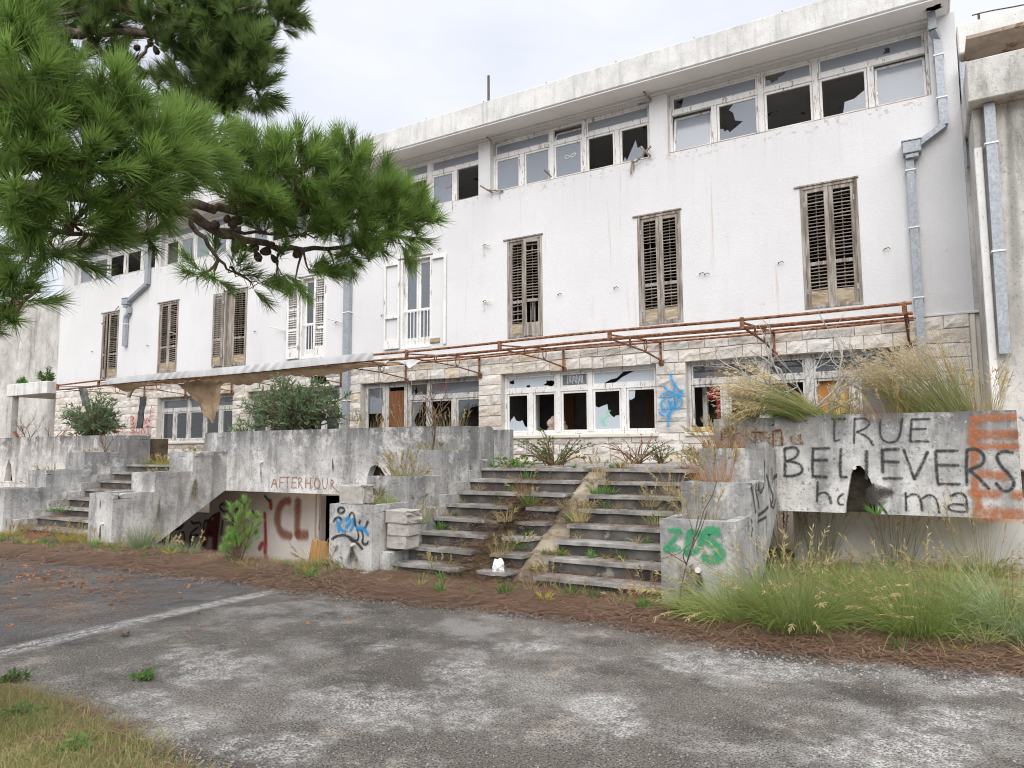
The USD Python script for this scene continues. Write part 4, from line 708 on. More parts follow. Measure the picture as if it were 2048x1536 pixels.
# verge at the lower left
vx, vy = [], []
vp = [tuple(onZ(u, v, 0)[:2]) for u, v in ((-160, 1372), (-60, 1385), (0, 1393), (60, 1408), (130, 1440), (200, 1478), (260, 1512), (310, 1545), (400, 1620))]
vp = jag(vp, .02, rng, .08); vpoly = Polygon(vp+[(vp[-1][0], .2), (-12, .2), (-12, vp[0][1])]).buffer(0)
vm = lay('verge_soil', {'scale': 6., 'detail': 8., 'ramp': [(.3, (.16, .115, .06)), (.5, (.32, .25, .13)), (.66, (.44, .36, .20))]}, [D((.22, .26, .08), 1.6, .5, .62, amt=.7, detail=8)], bump=[Bp(50, .8, .015)])
obj('verge', extr(vpoly, -.02, .012, 'z'), vm, label='grass verge at the lower left corner of the yard', cat='verge', kind='structure')
# ================================================================ rusty awning
AF = thing('rusty_awning', 'long rusty awning frame with scrolled brackets above the ground-floor windows', 'awning', (-11, 12, 3.5))
XL, XR, YF = -21.6, -.06, 10.8
def rail(y, z, r=.022, x0=XL, x1=XR, wob=.012):
    X = np.linspace(x0, x1, 60); obj('rail', tube([(x, y+wob*math.sin(x*1.3+y), z+wob*math.sin(x*.9+z*7)) for x in X], r, 6), MT['rust'], AF)
rail(YF, 3.555, .024); rail(YF, 3.425, .022); rail(11.6, 3.54, .018); rail(12.5, 3.63, .018); rail(13.36, 3.72, .022)
for bxk in np.arange(-.15, -22, -2.145):
    x = bxk if bxk > -21 else -21.55
    B = obj('bracket', cat_([bar((x, YF-.02, 3.50), (x, 13.40, 3.73), .045, .022), bar((x, YF+.02, 3.44), (x, 12.5, 3.43), .035, .02), bar((x, 12.5, 3.43), (x, 13.44, 3.36), .035, .02), bar((x, 13.42, 3.30), (x, 13.42, 3.76), .04, .03), cb(x-.03, x+.03, YF-.03, YF+.03, 3.40, 3.58, .006)]), MT['rust'], AF)
    for yy, rr in ((12.55, .095), (11.75, .045)):
        zc = (3.73-(13.4-yy)*.088+3.43)/2+.01
        th = np.linspace(0, 2*np.pi, 17); obj('ring', tube([(x, yy+rr*math.cos(a)*.8, zc+rr*math.sin(a)*1.1) for a in th], .011, 5), MT['rust'], B)
    obj('wall_plate', cb(x-.05, x+.05, 13.43, 13.47, 3.26, 3.36, .006), MT['rust'], B)
# torn canvas: front roll, slack sheet and a hanging tongue
AC = thing('torn_canvas', 'torn pale awning canvas with a brown tongue hanging down', 'canvas', (-14, 11, 3.4))
q = np.random.default_rng(3)
x0c, x1c = -19.0, -9.55
X, S = np.meshgrid(np.linspace(x0c, x1c, 300), np.linspace(0, 1, 9))
fold = .5+.5*np.sin(X*23+3*np.sin(X*1.7)+S*4); dense = np.clip(np.sin(X*1.9+1.0)+.3, 0, 1)
Yc = YF-.032-.006*np.sin(S*np.pi)-.030*fold*dense; Zc = 3.59-.165*S-.010*fold*dense-.012*np.sin(X*.8)
obj('front_roll', grid(X, Yc, Zc), MT['canvas'], AC, smooth=True)
X, S = np.meshgrid(np.linspace(x0c+.2, x1c, 160), np.linspace(0, 1, 24))
reach = .75+.35*np.sin(X*.55+.6)+.12*np.sin(X*2.1); wr = .02*np.sin(X*19+S*6+2*np.sin(X*2))
Yu = YF+.0+reach*S; Zu = 3.40-(.16+.10*np.sin(X*.9+1.2)+.06*np.sin(X*2.6))*np.sin(S*np.pi*.78)+.16*S+wr*np.sin(S*np.pi)
obj('slack_sheet', grid(X, Yu, Zu), MT['canvas_tan'], AC, smooth=True)
# hanging tongue
A, B_, C_ = onY(358, 768, 11.2), onY(456, 752, 11.2), onY(428, 846, 11.0)
n = 26; s, t = np.meshgrid(np.linspace(0, 1, n), np.linspace(0, 1, n))
top = A[None, None]+(B_-A)[None, None]*s[..., None]; tipx = C_[None, None]+np.array([.10, 0, .05])*(s[..., None]-.6)
Pq = top*(1-t[..., None])+tipx*t[..., None]
nzz = meshkit.fbm(np.stack([s*4, t*4, s*0], -1), 3, 4)-.5
Pq[..., 1] += .22*nzz+.07*np.sin(s*11+t*3)*(1-t); Pq[..., 0] += .05*(nzz)*t; Pq[..., 2] += .05*np.sin(s*9)*t*(1-t)
obj('hanging_tongue', grid(Pq[..., 0], Pq[..., 1], Pq[..., 2]), MT['canvas_tan'], AC, smooth=True)
for (ua, va, ub, vb, ut, vt, mt) in ((455, 752, 505, 748, 497, 770, 'canvas_tan'), (795, 722, 850, 716, 822, 738, 'canvas'), (735, 716, 795, 712, 762, 735, 'canvas'), (330, 770, 360, 768, 250, 775, 'canvas_tan'), (255, 775, 275, 772, 258, 795, 'ply')):
    A, B_, C_ = onY(ua, va, 11.5), onY(ub, vb, 11.5), onY(ut, vt, 11.4); s, t = np.meshgrid(np.linspace(0, 1, 10), np.linspace(0, 1, 10))
    Pq = (A+(B_-A)*s[..., None])*(1-t[..., None])+C_*t[..., None]; Pq[..., 1] += .05*np.sin(s*9+t*4)
    obj('torn_flap', grid(Pq[..., 0], Pq[..., 1], Pq[..., 2]), MT[mt], AC, smooth=True)
for k, (u, v0, v1) in enumerate(((757, 728, 800), (754, 722, 760), (820, 745, 770), (607, 745, 768))):
    p, e = onY(u, v0, 11.6), onY(u+3, v1, 11.6); obj('loose_thread', tube([p, p*.5+e*.5+(.03, 0, 0), e], .007, 4), MT['canvas'], AC)
def rag(u0, v0, u1, v1, w, y, mat, name, label):
    a, b = onY(u0, v0, y), onY(u1, v1, y); s, t = np.meshgrid(np.linspace(-.5, .5, 12), np.linspace(0, 1, 20))
    c = a+(b-a)*t[..., None]; c[..., 0] += s*w*(.75+.4*t)+.02*np.sin(t*9); c[..., 1] += .045*np.sin(s*15+t*3)
    obj(name, grid(c[..., 0], c[..., 1], c[..., 2]), MT[mat], smooth=True, label=label, cat='cloth')
rag(286, 793, 278, 857, .24, 11.3, 'rag', 'hanging_cloth', 'long dark grey cloth hanging in front of the red letters'); rag(164, 775, 172, 812, .40, 11.5, 'rag', 'hanging_cloth', 'short dark cloth hanging over the left oleander'); rag(634, 752, 645, 768, .45, 11.6, 'interior_dark', 'hanging_cloth', 'black scrap hanging under the awning above the big oleander')

# ================================================================ blocks, boards, litter
def block(x0, x1, y0, y1, z0, z1, ang, label, rough_side=False):
    q = np.random.default_rng(int(abs(x0*977)+z0*100))
    m = cb(x0, x1, y0, y1, z0, z1, .012); c = ((x0+x1)/2, (y0+y1)/2, 0)
    m = trimesh.Trimesh(*m, process=False).subdivide().subdivide(); v = m.vertices.copy(); v += (q.random(v.shape)-.5)*.008
    if rough_side: k = v[:, 0] > x1-.02; v[k, 0] += (q.random(k.sum())-.5)*.05-.01
    obj('concrete_block', tf((v, m.faces), rz(ang), c=c), MT['block'], label=label, cat='block', group='loose concrete blocks by the stairs')
p = onX(748, 1009, -6.3)
block(-6.80, -6.42, 7.02, 7.28, .905, 1.15, .12, 'grey concrete block standing on top of the planter with the blue tag', True)
block(-6.16, -5.83, 7.23, 7.50, .335, .50, -.05, 'lowest block of the short stack beside the stairs'); block(-6.14, -5.80, 7.22, 7.50, .502, .66, .06, 'middle block of the short stack beside the stairs'); block(-6.17, -5.78, 7.21, 7.51, .662, .83, -.08, 'topmost block of the short stack beside the stairs', True)
obj('leaning_board', tf(cb(-7.62, -7.02, 7.26, 7.29, -.15, .34, .004), rx(-.15) @ ry(.06), c=(-7.4, 7.3, 0)), MT['brown_board'], label='brown board leaning in front of the basement door', cat='board')
a = onX(1395, 857, -3.7)
obj('yellow_plank', tf(cb(-3.86, -3.47, F-.06, F+.22, 1.94, 2.0, .006), rz(.15), c=(-3.6, F, 2)), MT['yellow_board'], label='yellow board lying on the window sill', cat='board')
def crumple(c, r, seed, mat, name, label, cat, sq=.6, k=2):
    q = np.random.default_rng(seed); s = trimesh.creation.icosphere(k); v = np.asarray(s.vertices)
    nn = meshkit.fbm(v*2.3+seed, 3, seed); v = v*(.55+.9*nn[:, None])*r; v[:, 2] *= sq
    return obj(name, (v+np.asarray(c), s.faces), MT[mat], label=label, cat=cat)
crumple((-4.47, 7.28, .215), .075, 3, 'paper', 'plastic_bag', 'crumpled white plastic bag on the middle flight of stairs', 'bag', 1.2, 3)
for i, (u, v, r, lb) in enumerate(((660, 1149, .05, 'white paper scrap near the planter with the blue tag'), (1690, 1248, .07, 'white paper scrap in the needles before the tall grass'), (1985, 1255, .06, 'white scrap near the right edge in the grass'), (1820, 1280, .05, 'small pale scrap on the needles at the right'))):
    x, y, z = onZ(u, v, .03); crumple((x, y, .04), r, 20+i, 'paper', 'paper_scrap', lb, 'litter', .5)
obj('paper_sheet', tf(extr(blob(0, 0, .13, 9, 5, 1.5, .6), 0, .004, 'z'), ry(.2), t=(-6.3, F+.05, 1.96)), MT['paper'], label='torn white paper on the sill under the empty sash', cat='litter')
crumple((-7.02, F+.42, 2.10), .22, 31, 'sackcloth', 'sack', 'beige sack slumped inside the broken window', 'sack', 1.1, 3)
for i, (u, v, r) in enumerate(((730, 1153, .10), (895, 1165, .05), (250, 1268, .04), (835, 1158, .05), (795, 1168, .05), (1155, 1203, .04))):
    x, y, z = onZ(u, v, .02); crumple((x, y, .035), r, 40+i, ['block', 'riser', 'bark', 'riser', 'riser', 'bark'][i], 'stone_chip', ['flat pale stone on the needles by the blue-tagged planter', 'dark stone on the needles before the left flight', 'dark cone lying on the asphalt by the worn seam', 'small dark stone on the needles, left of the plastic bag', 'small dark stone nearest the stacked blocks', 'brown cone before the lowest right step'][i], 'stone' if i not in (2, 5) else 'cone', .4)
for i in range(9):
    q = np.random.default_rng(60+i); x = -21.6+q.random()*2.2; y = 9.7+.25*q.random()
    tl = [(-.12, 0), (-.06, .05), (0, .065), (.06, .05), (.12, 0)]
    X, S = np.meshgrid(np.arange(5), [0, .32]); XX = np.array([t[0] for t in tl])[X]; ZZ = np.array([t[1] for t in tl])[X]
    obj('roof_tile', tf(tf(grid(XX*.7, S*.7, ZZ*.7), rz(q.random()*6) @ rx(q.normal()*.4)), t=(x, y, 1.93+.06*q.random())), MT['terracotta'], label='broken red roof tile heaped on the left parapet', cat='roof tile', group='red roof tiles heaped on the left parapet')
obj('metal_sheet', cat_([bar((.92, 9.2, 1.92), (1.30, 9.0, 1.45), .22, .02), bar((.95, 9.3, 1.3), (.95, 9.3, 1.9), .04)]), MT['zinc'], label='bent pale metal sheet beyond the painted parapet', cat='metal sheet')

# ================================================================ painted letters and marks
SPN = [0]
def spray(parent, plane, val, strokes, col, w=.045, label=None, name='graffiti', smooth_=True, off=.004):
    """strokes in photograph coordinates laid on the wall plane, soft-edged paint"""
    vs, fs, al, n = [], [], [], 0
    for st in strokes:
        ww = w
        if isinstance(st, tuple) and np.isscalar(st[0]): ww, st = st[0], st[1]
        P = np.array([(onY(u, v, val) if plane == 'y' else onX(u, v, val)) for u, v in st])
        p2 = P[:, [0, 2]] if plane == 'y' else P[:, [1, 2]]
        if name == 'stain': p2 = np.stack([np.interp(np.linspace(0, 1, 14), np.linspace(0, 1, len(p2)), p2[:, k]) for k in (0, 1)], 1)
        if smooth_ and len(p2) > 2:
            for _ in range(2): p2 = np.vstack([p2[:1], np.stack([p2[:-1]*.75+p2[1:]*.25, p2[:-1]*.25+p2[1:]*.75], 1).reshape(-1, 2), p2[-1:]])
        d = np.gradient(p2, axis=0); d /= np.maximum(np.linalg.norm(d, axis=1, keepdims=True), 1e-9); nn = np.stack([-d[:, 1], d[:, 0]], 1)
        e0, e1 = p2[:1]-d[:1]*ww*.5, p2[-1:]+d[-1:]*ww*.5
        c = np.vstack([e0, p2, e1]); nn = np.vstack([nn[:1], nn, nn[-1:]]); m = len(c)
        endf = np.ones(m); endf[0] = endf[-1] = 0; tp_ = np.linspace(.22, 1.05, m) if name == 'stain' else np.ones(m); fd_ = np.clip((1.-np.linspace(0, 1, m))*2.2, 0, 1) if name == 'stain' else np.ones(m); wj = .72+.56*meshkit.fbm(np.stack([c[:, 0]*5, c[:, 1]*5, c[:, 0]*0+SPN[0]], 1), 2, 3)
        SPN[0] += 1; o = off+.0004*(SPN[0] % 12)
        for k, (s, a) in enumerate(((-.74, 0), (-.22, 1), (.22, 1), (.74, 0))):
            r = c+nn*(ww*s*wj*tp_*(.25+.75*endf))[:, None]
            vs.append(np.stack([r[:, 0], np.full(m, val-o), r[:, 1]], 1) if plane == 'y' else np.stack([np.full(m, val+o), r[:, 0], r[:, 1]], 1)); al.append(a*endf*fd_)
        i = np.arange(m-1)
        for k in range(3): fs.append(np.vstack([np.stack([n+k*m+i, n+(k+1)*m+i, n+(k+1)*m+i+1], 1), np.stack([n+k*m+i, n+(k+1)*m+i+1, n+k*m+i+1], 1)]))
        n += 4*m
    f = np.vstack(fs)
    if plane == 'y': f = f[:, ::-1]
    obj(name, (np.vstack(vs), f), MT['sp_'+col], parent, label=label, alpha=np.concatenate(al))
def z8(pts): return [(1520+x*.41607, 820+y*.41607) for x, y in pts]     # reading aid: enlargement of the painted parapet
def z5(pts): return [(300+x*.21875, 860+y*.21875) for x, y in pts]
def z6(pts): return [(640+x*.21875, 840+y*.21875) for x, y in pts]
def zr(pts): return [(1300+x*.21875, 800+y*.21875) for x, y in pts]
def zs(pts): return [(1000+x*.21875, 880+y*.21875) for x, y in pts]
def zm(pts): return [(1200+x*.21875, 600+y*.21875) for x, y in pts]
PY = 9.25
spray(WB, 'y', PY, [z8(p) for p in ([(1030, 40), (1022, 100), (1020, 165)], [(1030, 45), (1130, 35), (1228, 32)], [(1030, 115), (1130, 118), (1236, 118)], [(1030, 172), (1140, 176), (1240, 176)],
    [(1030, 200), (1028, 270)], [(1050, 305), (1120, 312), (1180, 318)], [(1035, 325), (1035, 390), (1050, 470)], [(1010, 395), (1080, 400), (1150, 404)], [(1215, 408), (1256, 412)])]+[(.13, z8([(1040, 495), (1150, 503), (1262, 506)]))], 'orange', .085, 'broad orange ladder strokes')
spray(WB, 'y', PY, [z8(p) for p in ([(360, 45), (356, 100), (358, 150)], [(345, 42), (410, 42)], [(360, 150), (385, 142)], [(455, 40), (452, 160)], [(455, 42), (510, 38), (530, 60), (515, 85), (465, 105)], [(470, 105), (520, 130), (545, 170)],
    [(580, 45), (575, 110), (590, 145), (620, 158), (655, 150), (675, 120), (680, 60), (685, 40)], [(730, 45), (725, 100), (722, 150)], [(730, 45), (820, 42)], [(725, 92), (800, 90)], [(722, 152), (770, 148), (812, 152)])], 'black', .024, 'first painted word, faded', smooth_=True)
spray(WB, 'y', PY, [z8(p) for p in ([(118, 185), (122, 250), (120, 310)], [(118, 185), (170, 175), (190, 200), (170, 230), (130, 245)], [(130, 245), (190, 255), (210, 290), (180, 315), (115, 318)],
    [(255, 185), (252, 250), (255, 318)], [(250, 185), (335, 183)], [(255, 240), (325, 240)], [(255, 318), (325, 322)], [(390, 185), (385, 250), (388, 318)], [(388, 322), (418, 322)], [(512, 195), (513, 330)],
    [(588, 190), (590, 300)], [(585, 190), (668, 188)], [(590, 246), (668, 250)], [(592, 328), (685, 328)], [(690, 188), (715, 255), (742, 332)], [(742, 332), (780, 260), (806, 200)],
    [(845, 200), (848, 280), (856, 355)], [(845, 196), (950, 195)], [(850, 265), (955, 265)], [(856, 355), (962, 356)], [(995, 195), (992, 280), (995, 360)], [(990, 192), (1040, 185), (1080, 215), (1075, 260), (1000, 290)], [(1010, 290), (1060, 335), (1102, 378)],
    [(1215, 205), (1170, 195), (1135, 215), (1150, 260), (1200, 310), (1225, 350), (1205, 388), (1165, 390), (1135, 350)])], 'black', .031, 'large black second word')
spray(WB, 'y', PY, [z8(p) for p in ([(278, 345), (276, 400), (274, 440)], [(276, 410), (305, 390), (335, 410), (342, 450)], [(400, 402), (375, 420), (378, 455), (402, 455)], [(545, 355), (545, 420), (560, 470)], [(545, 420), (580, 395), (635, 395)], [(560, 430), (590, 470), (612, 500)],
    [(700, 395), (704, 485)], [(702, 420), (740, 398), (772, 420), (780, 485)], [(780, 425), (815, 402), (850, 425), (862, 495)], [(915, 415), (955, 392), (990, 412), (995, 450), (996, 490)], [(990, 455), (930, 450), (900, 465), (920, 485), (985, 490)])], 'black', .024, 'thin lower-case third word')
spray(WB, 'y', PY, [(.16, z8([(560, 380), (565, 440)])), (.1, z8([(575, 390), (630, 395)]))], 'dark', .1, 'dark smear beside the breach')
obj('rebar', cat_([tube([onY(*zr([(x, y0)])[0], 9.235), onY(*zr([(x+dx, y1)])[0], 9.235)], .008, 5) for x, y0, dx, y1 in ((655, 265, -5, 370), (735, 265, 0, 310), (965, 295, 0, 385), (1042, 290, 2, 365), (1125, 290, 5, 425), (1200, 270, 10, 420), (1290, 330, 2, 370), (1375, 310, 5, 390))]+[tube([onY(*zr([a])[0], 9.235), onY(*zr([b])[0], 9.235)], .009, 5) for a, b in (((655, 265), (795, 262)), ((930, 290), (1050, 290)), ((1120, 280), (1200, 268)))]), MT['rust'], WB)
obj('rebar', cat_([tube([onY(*zr([(x, y0)])[0], 8.48), onY(*zr([(x, y1)])[0], 8.48)], .008, 5) for x, y0, y1 in ((415, 830, 870), (495, 830, 860), (590, 845, 885), (675, 845, 900), (772, 840, 870), (853, 835, 865))]), MT['rust'], PB)
def patch(parent, y, pts, mat, seed, name='spalled_patch', off=.006, conv=zr):
    q = np.random.default_rng(seed); P = jag([tuple(onY(*p, y)[[0, 2]]) for p in conv(pts)]+[tuple(onY(*conv(pts)[0], y)[[0, 2]])], .012, q, .05)
    obj(name, extr(Polygon(P).buffer(0), y-off, y-.001), MT[mat], parent)
patch(WB, PY, [(640, 275), (790, 275), (850, 300), (990, 400), (930, 390), (900, 330), (800, 320), (720, 330), (660, 370)], 'spall', 1); patch(WB, PY, [(930, 295), (1200, 280), (1240, 400), (1180, 430), (1080, 370), (990, 395)], 'spall', 2); patch(WB, PY, [(1280, 330), (1390, 310), (1400, 400), (1300, 395)], 'spall', 3)
patch(PB, 8.5, [(510, 800), (700, 850), (900, 800), (870, 860), (720, 905), (560, 880)], 'spall', 4); patch(PB, 7.0, [(640, 1160), (780, 1110), (790, 1360), (720, 1370), (670, 1260)], 'box_concrete', 5); patch(PB, 7.0, [(800, 1180), (850, 1110), (880, 1250), (850, 1400), (760, 1380), (790, 1290)], 'spall', 6, conv=lambda pts: [(1000+(1700+(x-800))*.21875, 880+(y+30)*.21875) for x, y in pts])
obj('drain_pipe', tube([onY(*zs([(1808, 1190)])[0], 6.93), onY(*zs([(1808, 1190)])[0], 7.05)], .03, 8), MT['cream'], PB)
for par, u, v, y in ((WB, 1708, 936, 9.2), (WA, 521, 924, 9.2), (PA, 703, 1090, 6.95), (PC, 201, 1048, 6.95)): c = onY(u, v, y); obj('drain_pipe', tube([c, c+(0, .1, 0)], .022, 8), MT['cream'], par)
for par, plane, val, pts, mt, ww in ((PA, 'y', 7.0, [(704, 1092), (703, 1110), (697, 1132)], 'dark', .15), (PA, 'y', 7.0, [(704, 1098), (712, 1118), (714, 1130)], 'moss', .12), (PC, 'y', 7.0, [(201, 1050), (200, 1070), (199, 1083)], 'dark', .10), (PC, 'y', 7.0, [(201, 1000), (201, 1018)], 'dark', .05),
                         (PC, 'x', -12.0, [(391, 962), (388, 985), (385, 1008)], 'moss', .22), (PC, 'x', -12.0, [(319, 1003), (317, 1025), (316, 1045)], 'moss', .10), (WA, 'y', 9.25, [(521, 927), (522, 945), (523, 970)], 'moss', .05), (WA, 'y', 9.25, [(665, 918), (667, 945)], 'dark', .06), (PB, 'y', 7.0, [(1396, 1145), (1400, 1165), (1398, 1185)], 'dark', .14), (PB, 'x', -1.62, [(1512, 1075), (1513, 1110)], 'moss', .05)):
    spray(par, plane, val, [(ww, pts)], mt, ww, 'dark wet stain under a drain', 'stain', off=.003)
spray(PB, 'y', 7.0, [(.045, zs(p)) for p in ([(1545, 835), (1600, 820), (1655, 830)], [(1655, 830), (1600, 900), (1510, 1000)], [(1510, 1005), (1580, 990), (1650, 1000)])]+[(.062, zs(p)) for p in ([(1750, 835), (1722, 930), (1705, 1030)], [(1745, 840), (1835, 860), (1845, 960), (1785, 1025), (1700, 1038)])]+[(.085, zs([(2005, 850), (1930, 825), (1870, 845), (1880, 890), (1960, 960), (2020, 1040), (1990, 1090), (1930, 1095), (1860, 1075)]))], 'green', .05, 'green sprayed letters')
spray(PB, 'x', -1.62, [zr(p) for p in ([(925, 790), (945, 900), (965, 1030)], [(970, 770), (960, 830), (985, 910), (995, 990)], [(985, 770), (1010, 860), (1035, 800), (1040, 760)], [(1045, 560), (1040, 700), (1050, 740)], [(1075, 600), (1078, 760), (1085, 820)], [(1060, 680), (1090, 780), (1130, 900), (1100, 960)], [(1110, 620), (1115, 760)], [(1130, 700), (1150, 690), (1160, 680)], [(1125, 720), (1155, 690)], [(990, 1050), (1040, 1020), (1080, 975)], [(985, 1110), (1060, 1070)], [(1095, 900), (1110, 980), (1130, 985), (1150, 900)], [(925, 1090), (930, 1120)], [(935, 1170), (937, 1200)], [(925, 1210), (926, 1240)])], 'black', .035, 'black tag on the side of the planter')
spray(WA, 'y', PY, [z5(p) for p in ([(1110, 525), (1140, 425), (1165, 540)], [(1120, 490), (1155, 488)], [(1190, 430), (1185, 530)], [(1190, 432), (1230, 430)], [(1190, 480), (1220, 478)], [(1235, 430), (1285, 428)], [(1258, 430), (1258, 530)], [(1300, 435), (1298, 530)], [(1300, 435), (1345, 433)], [(1300, 480), (1335, 480)], [(1298, 528), (1345, 528)], [(1362, 435), (1360, 530)], [(1362, 435), (1388, 440), (1385, 470), (1362, 480)], [(1365, 480), (1392, 530)],
    [(1425, 435), (1424, 530)], [(1468, 435), (1470, 535)], [(1425, 485), (1468, 485)], [(1520, 440), (1500, 485), (1515, 530), (1545, 530), (1558, 485), (1540, 442), (1520, 440)], [(1575, 445), (1578, 515), (1600, 540), (1622, 515), (1622, 440)], [(1655, 450), (1655, 540)], [(1655, 455), (1685, 470), (1660, 500)], [(1660, 500), (1700, 545), (1740, 580)])], 'brown', .018, 'small brown capitals')
spray(PA, 'y', 7.0, [(.045, z6(p)) for p in ([(150, 890), (165, 960), (175, 1020)], [(200, 900), (180, 960), (200, 1010), (235, 1020)], [(235, 910), (270, 890), (280, 940), (240, 980)], [(300, 900), (310, 960), (280, 1010)], [(340, 990), (380, 985), (420, 1010), (440, 1050)])], 'blue', .04, 'pale blue fill of the tag')
spray(PA, 'y', 7.0, [z6(p) for p in ([(165, 825), (180, 800), (215, 800), (230, 825), (210, 850), (175, 848), (165, 825)], [(125, 930), (145, 895), (180, 885), (195, 910)], [(270, 880), (285, 845), (310, 850), (320, 900), (325, 960)], [(325, 960), (355, 1040), (350, 1100), (310, 1110), (270, 1090)], [(110, 1090), (150, 1060), (220, 1050), (280, 1075), (340, 1120), (390, 1180)], [(370, 915), (360, 950)], [(440, 925), (420, 980), (380, 1010), (345, 990)], [(380, 1010), (400, 1060), (385, 1120), (420, 1145), (445, 1110)])], 'black', .034, 'black outline of the blue tag')
spray(BL, 'y', 13.405, [zm(p) for p in ([(645, 675), (660, 740), (690, 790), (760, 860)], [(690, 760), (660, 870)], [(580, 790), (660, 860), (740, 880), (755, 950), (710, 1000), (640, 1000)], [(650, 840), (570, 855), (550, 890), (600, 910), (680, 880), (760, 830)], [(600, 915), (560, 930), (560, 985), (610, 1000), (650, 960), (620, 915)], [(660, 925), (640, 970), (670, 1010), (700, 970), (680, 930)], [(540, 1030), (600, 1010), (640, 1040), (600, 1070), (545, 1040)], [(740, 870), (690, 930), (650, 1020), (625, 1090), (622, 1160)])], 'blue', .05, 'bright blue tag on the stone pier')
spray(BL, 'y', 13.405, [[(262, 832), (262, 848)], [(262, 832), (270, 836), (263, 841), (270, 847), (262, 849)], [(274, 848), (277, 834), (281, 848)], [(275, 843), (280, 843)], [(285, 848), (288, 833), (292, 848)], [(294, 848), (294, 832), (300, 848), (300, 832)], [(270, 853), (262, 855), (262, 860), (270, 862), (268, 866), (260, 866)], [(273, 853), (273, 866), (280, 866), (280, 853)], [(283, 866), (286, 853), (290, 866)], [(292, 853), (300, 853)], [(296, 853), (297, 868), (303, 872)], [(304, 812), (300, 824), (302, 832)], [(210, 852), (225, 850)], [(212, 858), (216, 866), (220, 856), (226, 864)], [(230, 850), (232, 864)], [(238, 852), (246, 860)], [(206, 848), (210, 864)], [(222, 862), (246, 864)]], 'red', .05, 'two red painted words on the stone')
spray(BL, 'y', F, [[(211, 563), (211, 553), (216, 562), (216, 552)], [(219, 552), (225, 551), (219, 561), (226, 560)], [(229, 561), (231, 551), (234, 558), (238, 549), (240, 558)], [(275, 549), (278, 541)]], 'pale_blue', .03, 'faint blue letters under the sill')
spray(BL, 'y', F+.17, [[(1132, 318), (1130, 313), (1136, 310), (1143, 315), (1150, 311), (1153, 306), (1146, 307), (1138, 315), (1132, 318)]], 'white', .02, 'white loop drawn on the pane')
spray(BL, 'y', F+.165, [[(1221, 821), (1213, 824), (1214, 829), (1220, 830), (1211, 834), (1206, 839), (1208, 846)], [(1204, 834), (1203, 842), (1208, 850), (1215, 847)]], 'mint', .035, 'pale green letter on the pane')
spray(BL, 'y', F+.165, [[(1135+i*3, 750+(i % 3)), (1135+i*3+1, 768-(i*5 % 7))] for i in range(11)], 'white', .016, 'white scribble on the middle light')
spray(BL, 'y', F+.165, [[(875, 776), (884, 770), (884, 779)], [(888, 771), (896, 771), (890, 778), (898, 780)]], 'red', .02, 'red scribble on the glass')
spray(BL, 'y', F+.17, [[(898, 376), (903, 372), (907, 374)], [(892, 378), (896, 374)], [(904, 367), (903, 374)]], 'red', .02, 'red scribble on the upper pane')
for s in ((1092, 242, 1113, 240), (1049, 258, 1080, 250)): spray(BL, 'y', F-.03, [[(s[0], s[1]), ((s[0]+s[2])/2, s[1]-2), (s[2], s[3])]], 'white', .02, 'white foam streak over the window')
YB = 10.597
spray(BW, 'y', YB, [z5(p) for p in ([(1280, 650), (1220, 650), (1170, 740), (1165, 850), (1200, 950), (1290, 970)], [(1355, 640), (1350, 800), (1345, 960)], [(1345, 960), (1440, 960)])], 'rustred', .18, 'broad rust-brown capitals')
spray(BW, 'y', YB, [(.20, z5(p)) for p in ([(620, 780), (600, 900), (590, 1110)], [(610, 800), (560, 950)], [(555, 840), (550, 950)], [(550, 840), (500, 1000), (480, 1110)])], 'dark_red', .2, 'dark red block letter')
spray(BW, 'y', YB, [(.10, z5(p)) for p in ([(1050, 760), (1060, 1000), (1050, 1120), (1075, 1210)], [(760, 880), (790, 720), (870, 690)], [(780, 1140), (740, 1150)], [(1000, 1090), (1030, 1030)], [(1100, 640), (1110, 720)], [(830, 880), (900, 950), (860, 980)])], 'red', .1, 'red letters behind the young pine')
spray(BW, 'y', YB, [z5(p) for p in ([(640, 760), (560, 790), (545, 840), (500, 820), (490, 900), (480, 1110)], [(640, 760), (620, 900), (600, 1140)], [(640, 700), (660, 670), (710, 690), (725, 740), (680, 755), (640, 710)], [(380, 830), (390, 860), (460, 840), (465, 880)], [(440, 890), (370, 940), (360, 1020), (400, 1090), (450, 1050)], [(370, 970), (450, 960)], [(270, 780), (310, 850), (290, 900), (220, 910)], [(200, 830), (190, 1000), (180, 1090)], [(270, 940), (320, 930), (310, 1090)], [(120, 880), (70, 960), (30, 930)], [(60, 1010), (140, 1030)], [(660, 840), (670, 820), (650, 960)], [(760, 870), (790, 700), (870, 680)], [(930, 740), (960, 770)], [(1050, 600), (1090, 650)])], 'black', .055, 'black outlined letters in the recess')

spray(NB, 'y', 12.15, [(.16, [(1962, 215), (1975, 480), (1985, 715)]), (.20, [(2016, 215), (2030, 480), (2036, 700)]), (.10, [(1990, 715), (1996, 800)])], 'damp', .2, 'dark damp streak beside the downpipe', 'stain')
spray(BL, 'y', F, [(.035, [(1268, 322), (1268, 345)]), (.03, [(905, 400), (905, 425)]), (.03, [(1000, 385), (1000, 402)])], 'rustred', .03, 'rust run under the sill', 'stain')
